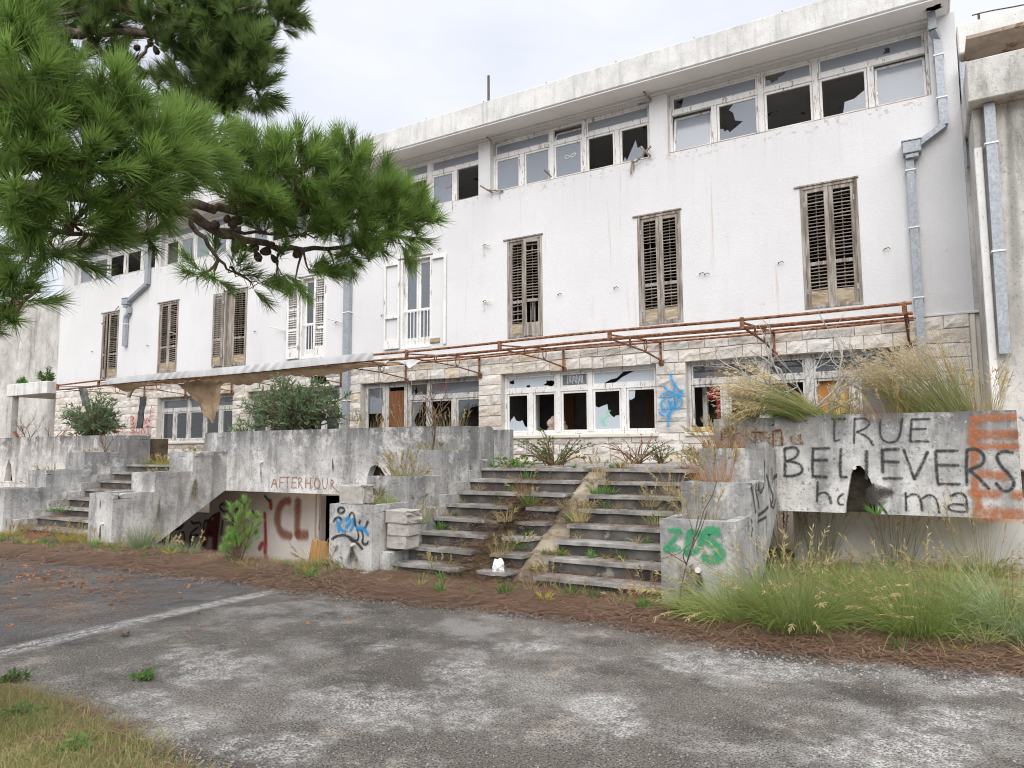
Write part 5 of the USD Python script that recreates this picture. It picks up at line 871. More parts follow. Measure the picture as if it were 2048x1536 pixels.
# ================================================================ plants
def unit(a): a = np.asarray(a, float); return a/np.maximum(np.linalg.norm(a, axis=-1, keepdims=True), 1e-9)
def strips(base, d, length, width, droop, q, seg=3, shape=None, flat=None):
    """tapered blades: base, direction, length, width and droop per blade, all in one (v, f)"""
    base, d = np.asarray(base, float), unit(d); n = len(base); length, width, droop = (np.broadcast_to(np.asarray(a, float), (n,)) for a in (length, width, droop))
    side = unit(np.cross(d, unit(q.normal(size=(n, 3))) if flat is None else flat)); V = []
    prof = shape if shape is not None else np.linspace(1, .0, seg+1)**.7
    P = base.copy(); cur = d.copy()
    for k in range(seg+1):
        w = (width*prof[k]*.5)[:, None]; V += [P-side*w, P+side*w]
        P = P+cur*(length/seg)[:, None]; cur = unit(cur+np.array([0, 0, -1.])*(droop/seg)[:, None])
    V = np.stack(V, 1); m = 2*(seg+1); f = []
    for k in range(seg):
        a = 2*k; f += [(a, a+1, a+3), (a, a+3, a+2)]
    F = (np.arange(n)[:, None, None]*m+np.array(f)[None]).reshape(-1, 3)
    return V.reshape(-1, 3), F
LEAF = np.array([.25, 1., .75, .05])
def cone_dirs(n, axis, lo, hi, q):
    axis = unit(axis); a = np.radians(q.uniform(lo, hi, n)); ph = q.uniform(0, 2*np.pi, n)
    t = np.array([0, 0, 1.]) if abs(axis[2]) < .9 else np.array([1., 0, 0]); A = unit(np.cross(axis, t)); B = np.cross(axis, A)
    return np.cos(a)[:, None]*axis+np.sin(a)[:, None]*(np.cos(ph)[:, None]*A+np.sin(ph)[:, None]*B)
def instancer(name, parent, protos, pos, dirs, scl, idx, q, label=None, cat=None, kind=None):
    path = numbered(parent, name); loc = LOC.get(parent, np.zeros(3)); pi = UsdGeom.PointInstancer.Define(stage, path); tg = []
    for i, (m, mt) in enumerate(protos):
        p = f'{path}/clump_{i:03d}' if i else f'{path}/clump'; usdkit.mesh(stage, p, m, mt); tg.append(p)
    pi.CreatePrototypesRel().SetTargets(tg)
    pos = np.asarray(pos, float)-loc; d = unit(dirs); n = len(pos)
    ax = np.cross([0, 0, 1.], d); s = np.linalg.norm(ax, axis=1); ax = np.where(s[:, None] > 1e-6, ax/np.maximum(s, 1e-6)[:, None], [1., 0, 0]); th = np.arccos(np.clip(d[:, 2], -1, 1))
    qa = np.concatenate([np.cos(th/2)[:, None], ax*np.sin(th/2)[:, None]], 1); ro = q.uniform(0, 2*np.pi, n); qb = np.stack([np.cos(ro/2), ro*0, ro*0, np.sin(ro/2)], 1)
    w = qa[:, 0]*qb[:, 0]-qa[:, 3]*qb[:, 3]; x = qa[:, 1]*qb[:, 0]+qa[:, 2]*qb[:, 3]; y = qa[:, 2]*qb[:, 0]-qa[:, 1]*qb[:, 3]; z = qa[:, 0]*qb[:, 3]+qa[:, 3]*qb[:, 0]
    pi.CreatePositionsAttr(Vt.Vec3fArray.FromNumpy(pos.astype(np.float32))); pi.CreateProtoIndicesAttr(Vt.IntArray.FromNumpy(np.asarray(idx, np.int32)))
    pi.CreateOrientationsAttr(Vt.QuathArray([Gf.Quath(float(a), float(b), float(c), float(e)) for a, b, c, e in zip(w, x, y, z)]))
    scl = np.broadcast_to(np.asarray(scl, float)[:, None] if np.ndim(scl) == 1 else scl, (n, 3)); pi.CreateScalesAttr(Vt.Vec3fArray.FromNumpy(np.ascontiguousarray(scl).astype(np.float32)))
    return tag(path, label, cat, None, kind)

# ---------------------------------------------------------------- the pine leaning in from the left
q = np.random.default_rng(11)
def tuft(seed, n=105, L=.13, nl=(.10, .15), w=.0034):
    r = np.random.default_rng(seed); t = r.uniform(0.0, 1, n)**.8
    base = np.stack([.004*r.normal(size=n), .004*r.normal(size=n), t*L], 1)
    d = cone_dirs(n, (0, 0, 1), 12, 62, r); d = unit(d+np.stack([0*t, 0*t, .55*t], 1))
    ln = r.uniform(*nl, n)*(1.05-.25*t); m1 = strips(base, d, ln, w, r.uniform(.0, .25, n), r, seg=2, shape=np.array([1, .9, .15]))
    return m1
TRK = np.array([-4.72, 1.55, 0.])
PT = thing('pine_tree', 'large green pine whose long boughs hang in from the upper left', 'tree', TRK)
trunk = [TRK+(0, 0, -.1), TRK+(.05, .02, 1.2), TRK+(0, .05, 2.6), TRK+(-.1, .1, 4.2), TRK+(-.05, .2, 6.), TRK+(.1, .25, 8.)]
obj('trunk', tube(np.array(trunk), [.24, .21, .19, .16, .12, .05], 12), MT['bark'], PT, smooth=True)
def curve(pts, n=14):
    P = np.array(pts, float)
    for _ in range(2): P = np.vstack([P[:1], np.stack([P[:-1]*.75+P[1:]*.25, P[:-1]*.25+P[1:]*.75], 1).reshape(-1, 3), P[-1:]])
    return P
LIMB = [([(-230, 380, 3.5), (60, 372, 3.3), (230, 398, 3.5), (365, 420, 3.8), (430, 462, 4.0), (520, 492, 4.2), (620, 504, 4.3), (710, 490, 4.4)], .055, .008),
        ([(365, 410, 3.8), (450, 422, 4.0), (560, 430, 4.1), (700, 425, 4.3), (850, 425, 4.5)], .032, .006), ([(365, 415, 3.8), (400, 470, 3.9), (440, 520, 4.0), (470, 545, 4.1)], .018, .004), ([(430, 460, 4.), (520, 470, 4.1), (640, 470, 4.2)], .014, .004),
        ([(-200, 300, 2.9), (0, 318, 2.75), (60, 330, 2.75), (160, 330, 2.8), (300, 330, 3.0)], .032, .006), ([(-200, 470, 2.9), (0, 440, 2.8), (120, 470, 2.9), (240, 470, 3.)], .022, .005),
        ([(-160, 60, 5.9), (60, 55, 5.6), (150, 72, 5.5), (250, 55, 5.5), (310, 78, 5.5), (430, 110, 5.4), (500, 150, 5.4)], .07, .008), ([(-160, 40, 5.9), (100, 30, 5.6), (250, 15, 5.5), (400, 25, 5.4), (580, 15, 5.4)], .055, .006),
        ([(170, 85, 5.5), (240, 130, 5.5), (330, 150, 5.5), (430, 190, 5.4)], .03, .005), ([(300, 72, 5.5), (290, 110, 5.5), (260, 150, 5.5)], .018, .004), ([(-160, 600, 3.2), (0, 590, 2.9), (70, 570, 2.9)], .02, .005), ([(-120, 130, 2.9), (30, 150, 2.7), (150, 190, 2.8), (240, 220, 2.9)], .025, .005)]
segs = []
for pts, r0, r1 in LIMB:
    P = [at(u, v, dp) for u, v, dp in pts]
    if pts[0][0] < -100: z = P[0][2]; P = [np.array([TRK[0], TRK[1]+.1, z-.35])]+P
    P = curve(P); P[1:-1] += q.normal(size=P[1:-1].shape)*.012; segs.append(P)
    obj('limb', tube(P, np.linspace(r0, r1, len(P)), 8), MT['bark'], PT, smooth=True)
ALLB = np.vstack(segs)
BLOBS = [(20, 50, 85, 2.6, 1), (95, 130, 85, 2.7, 1), (30, 170, 110, 2.55, 1), (150, 205, 85, 2.8, 1), (235, 225, 80, 2.9, 1), (60, 290, 115, 2.6, 1), (165, 310, 105, 2.7, 1.1), (280, 285, 95, 2.9, 1.1), (350, 290, 80, 3.1, 1.1), (265, 385, 95, 2.9, 1), (150, 420, 95, 2.8, 1),
         (40, 420, 105, 2.6, 1), (330, 375, 75, 3.1, 1), (55, 505, 85, 2.7, .9), (15, 590, 75, 2.65, .8), (110, 500, 55, 2.9, .7), (25, 640, 45, 2.7, .6), (225, 460, 60, 3.0, .7), (310, 455, 45, 3.1, .5), (395, 270, 60, 3.2, 1), (415, 330, 55, 3.4, 1), (180, 490, 50, 3., .5),
         (470, 305, 60, 3.8, 1), (525, 320, 70, 3.9, 1), (585, 320, 60, 4., 1), (470, 375, 75, 3.8, 1), (545, 390, 85, 4.0, 1), (620, 375, 80, 4.1, 1), (685, 345, 60, 4.2, 1), (735, 395, 75, 4.3, 1), (680, 420, 75, 4.2, 1), (780, 425, 70, 4.4, 1), (835, 430, 50, 4.5, 1), (600, 450, 60, 4.1, .8), (740, 470, 60, 4.3, .9), (805, 480, 50, 4.4, .9), (700, 500, 50, 4.3, .8), (600, 285, 26, 4.1, 1), (705, 305, 36, 4.2, 1), (865, 440, 28, 4.5, 1), (530, 450, 50, 4.0, .7),
         (480, 525, 55, 4.1, .3), (560, 535, 55, 4.2, .35), (625, 540, 50, 4.2, .4), (430, 530, 50, 4.0, .25), (680, 540, 35, 4.3, .5), (750, 520, 35, 4.3, .5), (520, 560, 40, 4.2, .25), (590, 565, 35, 4.2, .3), (395, 545, 40, 3.9, .2),
         (110, 20, 70, 5.6, .6), (190, 45, 70, 5.5, .45), (300, 15, 75, 5.5, .8), (380, 45, 80, 5.4, .9), (450, 60, 85, 5.4, 1), (515, 95, 55, 5.3, 1), (480, 150, 75, 5.4, 1), (410, 160, 75, 5.4, .9), (355, 105, 55, 5.5, .4), (560, 20, 50, 5.4, .9), (600, 5, 32, 5.4, .8), (455, 205, 45, 5.4, .8), (520, 185, 38, 5.3, .8), (385, 215, 45, 5.4, .7), (230, 105, 45, 5.5, .3), (165, 100, 50, 5.5, .4), (320, 170, 50, 5.5, .4), (430, 0, 70, 5.5, .8), (210, 0, 60, 5.6, .6), (260, 150, 40, 5.5, .35), (70, 20, 70, 5.7, .6)]
for k in range(26):   # the crown carries on outside the frame
    BLOBS.append((-60-230*q.random(), -160+820*q.random(), 110, 2.6+2.6*q.random(), .8))
pos = {0: [], 1: []}; dr_ = {0: [], 1: []}; tw = []
for u, v, r, dp, den in BLOBS:
    c = at(u, v, dp); R = r*dp/FPX; far = dp > 5
    anchor = ALLB[np.argmin(((ALLB-c)**2).sum(1))]; grow = unit(c-anchor+np.array([.10, -.05, .06]))
    heart = c-grow*R*.45; n = max(3, int(den*(22 if dp < 5 else 30)*(R/.2)**1.9)); cv = curve([anchor, anchor*.4+heart*.6+q.normal(size=3)*.02, heart]); tw.append(tube(cv, np.linspace(.011, .005, len(cv)), 4))
    for k in range(n):
        p = heart+(c-heart)*.9+unit(q.normal(size=3))*R*(.30+.80*q.random()**.6); p = p-unit(p-heart)*.10
        d = unit(unit(p-heart)+grow*.45+np.array([0, 0, .28])+q.normal(size=3)*.18)
        pos[int(far)].append(p); dr_[int(far)].append(d); tw.append(tube(np.array([heart, heart*.45+p*.55+np.array([0, 0, -.02])+q.normal(size=3)*.012, p]), [.0045, .0035, .0028], 3))
obj('twigs', cat_(tw), MT['twig_brown'], PT)
near = [(tuft(s), MT['pine']) for s in range(4)]; farp = [(tuft(s, 110, w=.0042), MT['pine_far']) for s in range(10, 13)]
for far, protos, nm in ((0, near, 'crown'), (1, farp, 'crown')):
    P, Dd = np.array(pos[far]), np.array(dr_[far]); n = len(P)
    instancer(nm, PT, protos, P, Dd, q.uniform(.8, 1.15, n), q.integers(0, len(protos), n), q, kind='stuff')
for i, (u, v, dp) in enumerate([(455, 437, 3.98), (468, 444, 4.), (478, 438, 4.), (487, 492, 4.15), (505, 497, 4.2), (515, 512, 4.2), (530, 503, 4.2), (543, 489, 4.2), (548, 517, 4.2), (560, 500, 4.2), (427, 452, 3.95), (470, 497, 4.1), (640, 530, 4.3), (650, 527, 4.3), (595, 505, 4.25), (20, 325, 2.7), (38, 338, 2.7), (8, 345, 2.72), (290, 60, 5.5), (300, 85, 5.5), (275, 95, 5.5), (312, 100, 5.5), (330, 95, 5.5), (215, 125, 5.5), (228, 118, 5.5), (350, 12, 5.4), (205, 30, 5.5)]):
    s = trimesh.creation.icosphere(2); vv = np.asarray(s.vertices)*np.array([.6, .6, 1.]); vv = vv*(1+.12*np.sin(vv[:, 2:]*22)*np.cos(np.arctan2(vv[:, 1:2], vv[:, 0:1])*5)); vv[:, :2] *= (1-.35*vv[:, 2:])
    obj('pine_cone', (vv*.036*(.8+.4*q.random()) @ (rx(q.normal()) @ ry(q.normal())).T+at(u, v, dp), s.faces), MT['cone'], PT)

# ---------------------------------------------------------------- shrubs
def shrub(name, label, cat, base, size, nst, per, L_, W_, leaf, stem, seed, droop=.25, up=.5, bare=0., group=None, low=.25):
    r = np.random.default_rng(seed); base = np.asarray(base, float); t = thing(name, label, cat, base, group)
    B, Dd, S = [], [], []
    for k in range(nst):
        th = r.uniform(0, 2*np.pi); e = r.random()**.5; h = size[2]*(low+(1-low)*r.random()**.7)*(1-.35*e*e)*r.uniform(.78, 1.2); e *= r.uniform(.85, 1.18)
        tip = base+np.array([size[0]*e*math.cos(th), size[1]*e*math.sin(th), h]); b0 = base+np.array([size[0]*.18*r.normal()*.5, size[1]*.18*r.normal()*.5, 0])
        mid = b0*.45+tip*.55+np.array([0, 0, .12*size[2]])+r.normal(size=3)*.03
        P = curve([b0, mid, tip]); S.append(tube(P, np.linspace(.011, .003, len(P))*min(1.4, size[2]+.4), 4))
        dirv = unit(tip-mid); s0 = np.sort(r.uniform(bare, 1, per)); idx = np.clip((s0*(len(P)-1)).astype(int), 0, len(P)-2); fr_ = s0*(len(P)-1)-idx
        pp = P[idx]*(1-fr_[:, None])+P[idx+1]*fr_[:, None]; B.append(pp); Dd.append(unit(cone_dirs(per, dirv, 25, 80, r)+np.array([0, 0, up*.4])))
    B, Dd = np.vstack(B), np.vstack(Dd); n = len(B)
    obj('stems', cat_(S), MT[stem], t)
    if per: obj('foliage', strips(B, Dd, L_*r.uniform(.6, 1.2, n), W_*r.uniform(.7, 1.2, n), r.uniform(0, droop, n), r, 3, LEAF), MT[leaf], t)
    return t
c = onY(590, 855, 9.95); shrub('oleander', 'big dark green oleander bush behind the parapet with small brown capitals', 'shrub', (c[0], 9.95, 1.85), (1.35, .45, 1.22), 210, 32, .135, .030, 'oleander', 'twig_brown', 21)
c = onY(185, 860, 9.95); shrub('oleander', 'dark green oleander bush at the left end under the awning', 'shrub', (c[0], 9.95, 1.85), (1.05, .45, 1.25), 160, 30, .135, .030, 'oleander', 'twig_brown', 22)
c = onY(495, 848, 9.95); shrub('oleander_sprout', 'low side shoots of oleander left of the big bush', 'shrub', (c[0], 9.9, 1.85), (.40, .22, .55), 20, 24, .11, .017, 'oleander', 'twig_brown', 23)
shrub('stair_shrub', 'leafy green shrub at the top of the broad stairs, left', 'shrub', (-5.2, 10.2, 1.30), (.70, .4, .62), 44, 17, .05, .030, 'rose', 'twig_brown', 24, bare=.25)
shrub('stair_shrub', 'low leafy plant creeping over the top left steps', 'shrub', (-5.62, 9.6, 1.28), (.45, .25, .25), 26, 24, .05, .03, 'weed', 'twig_brown', 25, low=.1)
shrub('dry_shrub', 'brownish half-dead shrub against the stone wall at the top of the stairs', 'shrub', (-4.55, 12.2, 1.33), (.75, .35, .60), 26, 8, .045, .016, 'grass_orange', 'twig_brown', 26, bare=.4)
shrub('dry_shrub', 'small green-based dry plant by the wall, right of the brownish shrub', 'shrub', (-4.15, 12.4, 1.33), (.3, .2, .45), 24, 14, .06, .014, 'weed', 'twig_brown', 27)
shrub('weed_patch', 'green weeds between the wall and the right planter', 'plant', (-2.9, 10.9, 1.33), (.55, .3, .42), 40, 16, .07, .018, 'grass_mix', 'twig_brown', 28)
for i, (u, v, y, s, lb) in enumerate(((94, 745, 14.4, .55, 'larger green bush growing on the flat canopy'), (45, 757, 14.4, .32, 'smaller green bush growing on the flat canopy'))):
    c = onY(u, v, y); shrub('canopy_bush', lb, 'shrub', (c[0], y, 4.28), (s*.7, s*.5, s*1.2), 34, 22, .11, .035, 'weed', 'twig_brown', 30+i)
shrub('dark_bush', 'dark leafy bush beyond the right end of the painted parapet', 'shrub', (1.25, 9.6, .1), (.35, .5, .9), 50, 24, .08, .045, 'oleander', 'twig_brown', 33)
def bare(name, label, base, dirs, length, r0, mat, seed, depth=3, sp=.55, leaf=None, n=3, cat='shrub'):
    r = np.random.default_rng(seed); base = np.asarray(base, float); t = thing(name, label, cat, base); S, tips = [], []
    def go(p, d, ln, rad, k):
        P = [p]; dd = d
        for _ in range(4): dd = unit(dd+r.normal(size=3)*.16+np.array([0, 0, .07])); P.append(P[-1]+dd*ln/4)
        S.append(tube(np.array(P), np.linspace(rad, rad*.62, 5), 5)); tips.append((P[-1], dd))
        if k:
            for j in range(n):
                a = P[1+int(r.integers(0, 4))]; go(a, unit(dd+r.normal(size=3)*sp), ln*r.uniform(.5, .8), rad*.58, k-1)
    for d in dirs: go(base+r.normal(size=3)*.02, unit(d), length, r0, depth)
    obj('branches', cat_(S), MT[mat], t)
    if leaf:
        B = np.array([p for p, _ in tips for _ in range(3)]); Dd = np.array([d for _, d in tips for _ in range(3)])+r.normal(size=(len(B), 3))*.7
        obj('foliage', strips(B, Dd, .05, .018, .2, r, 3, LEAF), MT[leaf], t)
    return t
b = onY(1605, 835, 9.55); bare('bare_shrub', 'bare grey branching shrub rising from the painted parapet planter', (b[0], 9.55, 1.9), [(-1.0, -.1, .35), (-.35, 0, 1), (.25, .1, 1), (.75, 0, .6), (-.8, -.1, .8), (-1, 0, .15), (.5, -.1, 1)], .72, .022, 'twig_grey', 41, 3, .5)
b = onY(60, 858, 9.9); bare('bare_shrub', 'thin brown leafless shrub behind the far left parapet', (b[0], 9.9, 1.88), [(-.5, 0, 1), (.3, 0, 1), (.6, .1, .7), (-.9, 0, .6)], .42, .011, 'twig_brown', 42, 3, .5)
b = onY(105, 858, 9.9); bare('bare_shrub', 'second thin leafless shrub, just left of the left oleander', (b[0], 9.9, 1.88), [(-.5, 0, 1), (.4, 0, 1)], .36, .010, 'twig_brown', 43, 3, .5)
b = onY(862, 895, 8.9); bare('dry_sapling', 'tall dry brown sapling standing in the upper planter box', (b[0], 8.9, 1.60), [(0, 0, 1), (.05, 0, 1)], .62, .011, 'twig_brown', 44, 2, .42, n=5)
b = onZ(1360, 1222, .05); bare('dry_sapling', 'thin dark leafless sapling before the green letters', (b[0], b[1], .03), [(0, .02, 1.)], .95, .009, 'iron', 45, 1, .7, n=7)
b = onY(197, 905, 9.0); bare('dry_sapling', 'thin red-brown stems in the box below the left oleander', (-15.9, 9.05, 1.6), [(-.3, 0, 1), (0, 0, 1), (.3, 0, 1), (-.6, 0, .6)], .42, .009, 'twig_brown', 46, 1, .4)

# ---------------------------------------------------------------- grass tussocks
def tussock(label, base, n, h, spread, mat, seed, lean=(0, 0), droop=.9, w=.008, plume=None, name='grass_tussock', cat='grass clump', group=None, npl=0, rad=.10):
    r = np.random.default_rng(seed); base = np.asarray(base, float); t = thing(name, label, cat, base, group)
    th = r.uniform(0, 2*np.pi, n); rr = rad*np.sqrt(r.random(n)); B = base+np.stack([rr*np.cos(th), rr*np.sin(th), 0*th-.02], 1)
    Dd = np.stack([np.cos(th)*spread*r.random(n)+lean[0], np.sin(th)*spread*r.random(n)+lean[1], np.ones(n)], 1)+r.normal(size=(n, 3))*.10
    ln = h*r.uniform(.55, 1.15, n)
    obj('blades', strips(B, Dd, ln, w*r.uniform(.6, 1.3, n), droop*r.uniform(.5, 1.4, n), r, 5), MT[mat], t)
    if npl:
        k = r.integers(0, n, npl); b2, d2, l2 = B[k], unit(Dd[k]), h*r.uniform(.9, 1.35, npl); dr2 = droop*r.uniform(.4, .9, npl)
        SB, SD, ST_ = [], [], []
        for i in range(npl):
            P = [b2[i]]; cur = d2[i]
            for s in range(8): P.append(P[-1]+cur*l2[i]/8); cur = unit(cur+np.array([0, 0, -1.])*dr2[i]/8)
            ST_.append(tube(np.array(P), np.linspace(.0022, .0012, 9), 3)); P = np.array(P)
            m = 22; s0 = r.uniform(5.2, 8, m); ii = np.minimum(s0.astype(int), 7); f_ = s0-ii; SB.append(P[ii]*(1-f_[:, None])+P[ii+1]*f_[:, None]); SD.append(unit(cone_dirs(m, cur, 10, 45, r)))
        obj('stalks', cat_(ST_), MT['grass_dry'], t, kind='stuff'); SB, SD = np.vstack(SB), np.vstack(SD)
        obj('seed_heads', strips(SB, SD, r.uniform(.03, .07, len(SB)), .008, .5, r, 2, np.array([.5, 1, .1])), MT[plume or 'grass_dry'], t, kind='stuff')
    return t
def by(u, v, y): p = onY(u, v, y); return p
p = by(1890, 826, 9.75); tussock('huge straw-coloured plume grass leaning left, right end of the painted parapet', (p[0], 9.75, 1.92), 620, .90, .55, 'grass_mix', 51, (-.62, -.05), .55, .006, npl=270, rad=.34, plume='plume')
p = by(1960, 826, 9.9); tussock('pale upright grass behind the plume grass at the right end', (p[0], 9.95, 1.92), 200, .6, .5, 'grass_dry', 52, (.05, 0), .5, .005, npl=30, rad=.2)
p = by(1640, 830, 9.5); tussock('long green grass drooping over the parapet, right of the bare shrub', (p[0], 9.42, 1.95), 620, 1.05, .42, 'grass_mix', 53, (-1.25, -.12), .85, .006, npl=130, rad=.16, plume='plume')
p = by(1580, 835, 9.3); tussock('green grass hanging down over the top edge of the painted parapet', (p[0]+.12, 9.33, 1.96), 260, .72, .3, 'grass', 54, (-1.2, -.35), 1.7, .006, npl=60, rad=.14)
p = by(1680, 832, 9.5); tussock('short yellow-green grass on the parapet below the orange board', (p[0], 9.5, 1.93), 260, .38, .8, 'grass_mix', 55, (-.1, 0), .5, .005, rad=.28)
p = by(1770, 830, 9.5); tussock('reddish dry grass on the parapet before the maroon curtain', (p[0], 9.5, 1.93), 280, .40, .9, 'grass_orange', 56, (-.25, 0), .5, .004, npl=40, rad=.34)
p = by(1840, 830, 9.55); tussock('olive grass at the foot of the plume grass', (p[0], 9.5, 1.93), 240, .45, .6, 'grass_mix', 57, (-.4, 0), .6, .005, rad=.22)
tussock('rusty dry grass in the third box of the right planter', (-2.13, 8.92, 1.55), 260, .42, .7, 'grass_orange', 58, (-.15, -.05), .7, .004, npl=30, rad=.22); tussock('pale rusty grass in the second box of the right planter', (-2.12, 8.15, 1.18), 200, .42, .7, 'grass_orange', 59, (-.1, 0), .6, .004, npl=30, rad=.2)
tussock('thin pale grass in the lowest box of the right planter', (-2.1, 7.4, .85), 90, .34, .7, 'grass_dry', 60, (0, 0), .6, .004, npl=14, rad=.2); tussock('dry grass with green tips in the top box of the right planter', (-2.1, 9.55, 1.93), 150, .3, .8, 'grass_mix', 61, (-.2, 0), .7, .005, rad=.25)
tussock('green grass in the second box of the blue-tagged planter', (-6.5, 8.1, 1.18), 130, .20, .9, 'grass_mix', 62, rad=.25, npl=24); tussock('dry grass with arching seed heads beside the broken gap', (-6.7, 8.2, 1.2), 90, .38, .6, 'grass_dry', 63, (-.1, 0), .6, .004, npl=26, rad=.15)
tussock('low green grass in the third box of the blue-tagged planter', (-6.55, 8.95, 1.56), 130, .18, 1., 'grass', 64, rad=.28, npl=10); tussock('green weeds on the blue-tagged planter beside the grey block', (-6.75, 7.5, .87), 120, .22, .8, 'yellow_weed', 65, rad=.2, npl=20); tussock('bright grass behind the grey block', (-6.38, 7.5, .87), 80, .2, .6, 'grass', 66, rad=.1)
for i, (u, y, n, h, m, lb) in enumerate(((740, 9.6, 60, .34, 'grass_dry', 'sparse dry stalks on the parapet below the brown door leaf'), (900, 9.6, 90, .32, 'grass_dry', 'sparse dry stalks on the parapet under the window beside the door'), (822, 9.6, 40, .42, 'grass_dry', 'few tall stalks on the parapet under the window post'), (700, 9.6, 70, .28, 'grass_dry', 'dry grass at the right foot of the big oleander'))):
    p = by(u, 855, y); tussock(lb, (p[0], y, 1.92), n, h, .6, m, 70+i, (0, 0), .4, .004, npl=10, rad=.25)
# along the stairs: (u, v, y of the step, kind)
for i, (u, v, y, n, h, m, sp, lb) in enumerate(((1060, 1005, 8.5, 150, .24, 'weed', .9, 'bright green weed between the left and middle flights'), (1050, 985, 8.7, 120, .34, 'grass_orange', .9, 'rusty dry grass above the bright green weed'), (1010, 1040, 8.0, 80, .30, 'grass_dry', .9, 'dry grass at the right end of the left flight'),
        (1195, 985, 8.7, 150, .26, 'weed', .9, 'green weed at the top of the right ramp'), (1160, 1040, 8.1, 160, .42, 'grass_dry', .8, 'tall dry grass on the right ramp'), (1200, 950, 9.2, 110, .36, 'grass_dry', .8, 'dry grass at the head of the right ramp'), (840, 1045, 7.6, 190, .34, 'grass_mix', .9, 'yellow-green weed beside the block stack'), (830, 1010, 8.0, 120, .34, 'grass_dry', .9, 'dry grass against the stringer above the block stack'),
        (1035, 1095, 7.7, 110, .26, 'weed', 1., 'green weed low on the left ramp'), (1000, 1110, 7.4, 120, .34, 'grass_dry', .9, 'dry stalks at the foot of the left flight'), (1090, 960, 9.3, 60, .24, 'weed', .9, 'small green weed on the top step'), (1300, 1010, 8.4, 90, .40, 'grass_dry', 1., 'straggly dry weed on the right flight'), (1345, 985, 8.3, 110, .42, 'grass_dry', 1., 'dry grass spilling over the right planter onto the steps'),
        (1310, 1045, 7.8, 80, .40, 'grass_mix', 1., 'straggly green weed on the right flight near the planter'), (1255, 935, 9.6, 50, .3, 'grass_dry', .7, 'dry stalks at the top of the right flight'), (1180, 925, 10.6, 60, .34, 'grass_dry', .7, 'dry stalks on the paved terrace'), (1440, 880, 10.2, 160, .3, 'grass_mix', .9, 'green and yellow grass at the terrace edge behind the right planter'), (1100, 1170, 7.1, 40, .3, 'grass_dry', .5, 'thin dry stalks before the lowest right step'))):
    p = by(u, v, y); tussock(lb, (p[0], y, p[2]), int(n*.7), h*.68, sp, m, 100+i, (0, -.05), .8, .005, npl=max(3, n//18), rad=.10)
# at the foot of things, on the litter bed
FOOT = [(700, 1140, 170, .24, 'grass_mix', 'mixed weeds at the foot of the blue-tagged planter'), (745, 1120, 220, .26, 'yellow_weed', 'yellowish weeds between planter and left flight'), (790, 1130, 180, .24, 'grass_mix', 'weeds before the lowest left step'), (870, 1150, 130, .22, 'weed', 'green weed in the needles before the left flight'), (900, 1140, 120, .30, 'grass_dry', 'dry weed before the left flight'),
        (1030, 1155, 120, .16, 'weed', 'low green weed under the plastic bag'), (1120, 1160, 60, .34, 'grass_orange', 'brown dry stalks on the lowest right step'), (1300, 1200, 90, .40, 'grass_orange', 'brown dry weed against the foot of the right planter'), (1140, 1195, 60, .16, 'weed', 'small fresh weed before the lowest right step'), (1250, 1205, 50, .12, 'weed', 'tiny green weed in the needles before the right flight'),
        (20, 1075, 300, .26, 'yellow_weed', 'yellow weeds at the lower left edge of the narrow stairs'), (75, 1075, 200, .20, 'grass_orange', 'rusty weeds before the narrow stairs'), (150, 1085, 320, .32, 'yellow_weed', 'bushy yellow-green weeds beside the narrow stairs'), (185, 1090, 150, .26, 'grass_mix', 'weeds at the foot of the planter by the narrow stairs'), (240, 1098, 180, .14, 'weed', 'low green ground plants before the planter'),
        (330, 1100, 120, .30, 'grass_grey', 'thin grey weeds with white flowers before the recess'), (375, 1108, 120, .28, 'grass_grey', 'second clump of thin grey weeds before the recess'), (640, 1135, 110, .36, 'grass_dry', 'dry stalks before the brown board'), (620, 1140, 60, .3, 'grass_mix', 'thin weeds at the left of the brown board')]
for i, (u, v, n, h, m, lb) in enumerate(FOOT):
    p = onZ(u, v, .04); tussock(lb, (p[0], p[1], gz(p[0], p[1])), n, h, 1., m, 140+i, (0, -.05), .8, .006, npl=n//14, rad=.16)
p = onZ(283, 1100, .04); tussock('stiff grey-green tussock at the edge of the recess', (p[0], p[1], gz(p[0], p[1])), 420, .50, .8, 'grass_grey', 160, (0, 0), .55, .006, rad=.12)
for i, (x, y, h, m) in enumerate(((-12.9, 9.35, .2, 'grass_mix'), (-14.2, 9.5, .22, 'yellow_weed'), (-13.5, 9.6, .25, 'yellow_weed'), (-14.8, 9.6, .2, 'grass'), (-12.4, 9.6, .34, 'grass_orange'), (-13.1, 9.9, .36, 'grass_orange'))):
    tussock(['grass on the top step of the narrow stairs, right', 'yellow grass on the top step of the narrow stairs', 'yellow grass at the head of the narrow stairs', 'green grass at the head of the narrow stairs, left', 'thin reddish stalks below the curtained window', 'reddish stalks by the sill of the curtained window'][i], (x, y, 1.33), 170, h, .9, m, 170+i, npl=14, rad=.3)
for i, (x, y, z, lb) in enumerate(((-16.1, 8.9, 1.54, 'green grass in the third box of the leftmost planter'), (-16.2, 8.1, 1.17, 'green grass in the second box of the leftmost planter'), (-12.35, 8.1, 1.17, 'low grass in the second box of the planter by the narrow stairs'), (-12.35, 8.9, 1.54, 'low grass in the third box of the planter by the narrow stairs'), (-17.2, 8.4, .9, 'green grass beside the leftmost planter'), (-15.0, 7.75, .45, 'green weed on the lower narrow steps'), (-13.4, 7.75, .45, 'dry weed on the lower narrow steps'))):
    tussock(lb, (x, y, z), 130, .17, 1., 'weed' if i % 2 else 'grass', 180+i, npl=8, rad=.28)
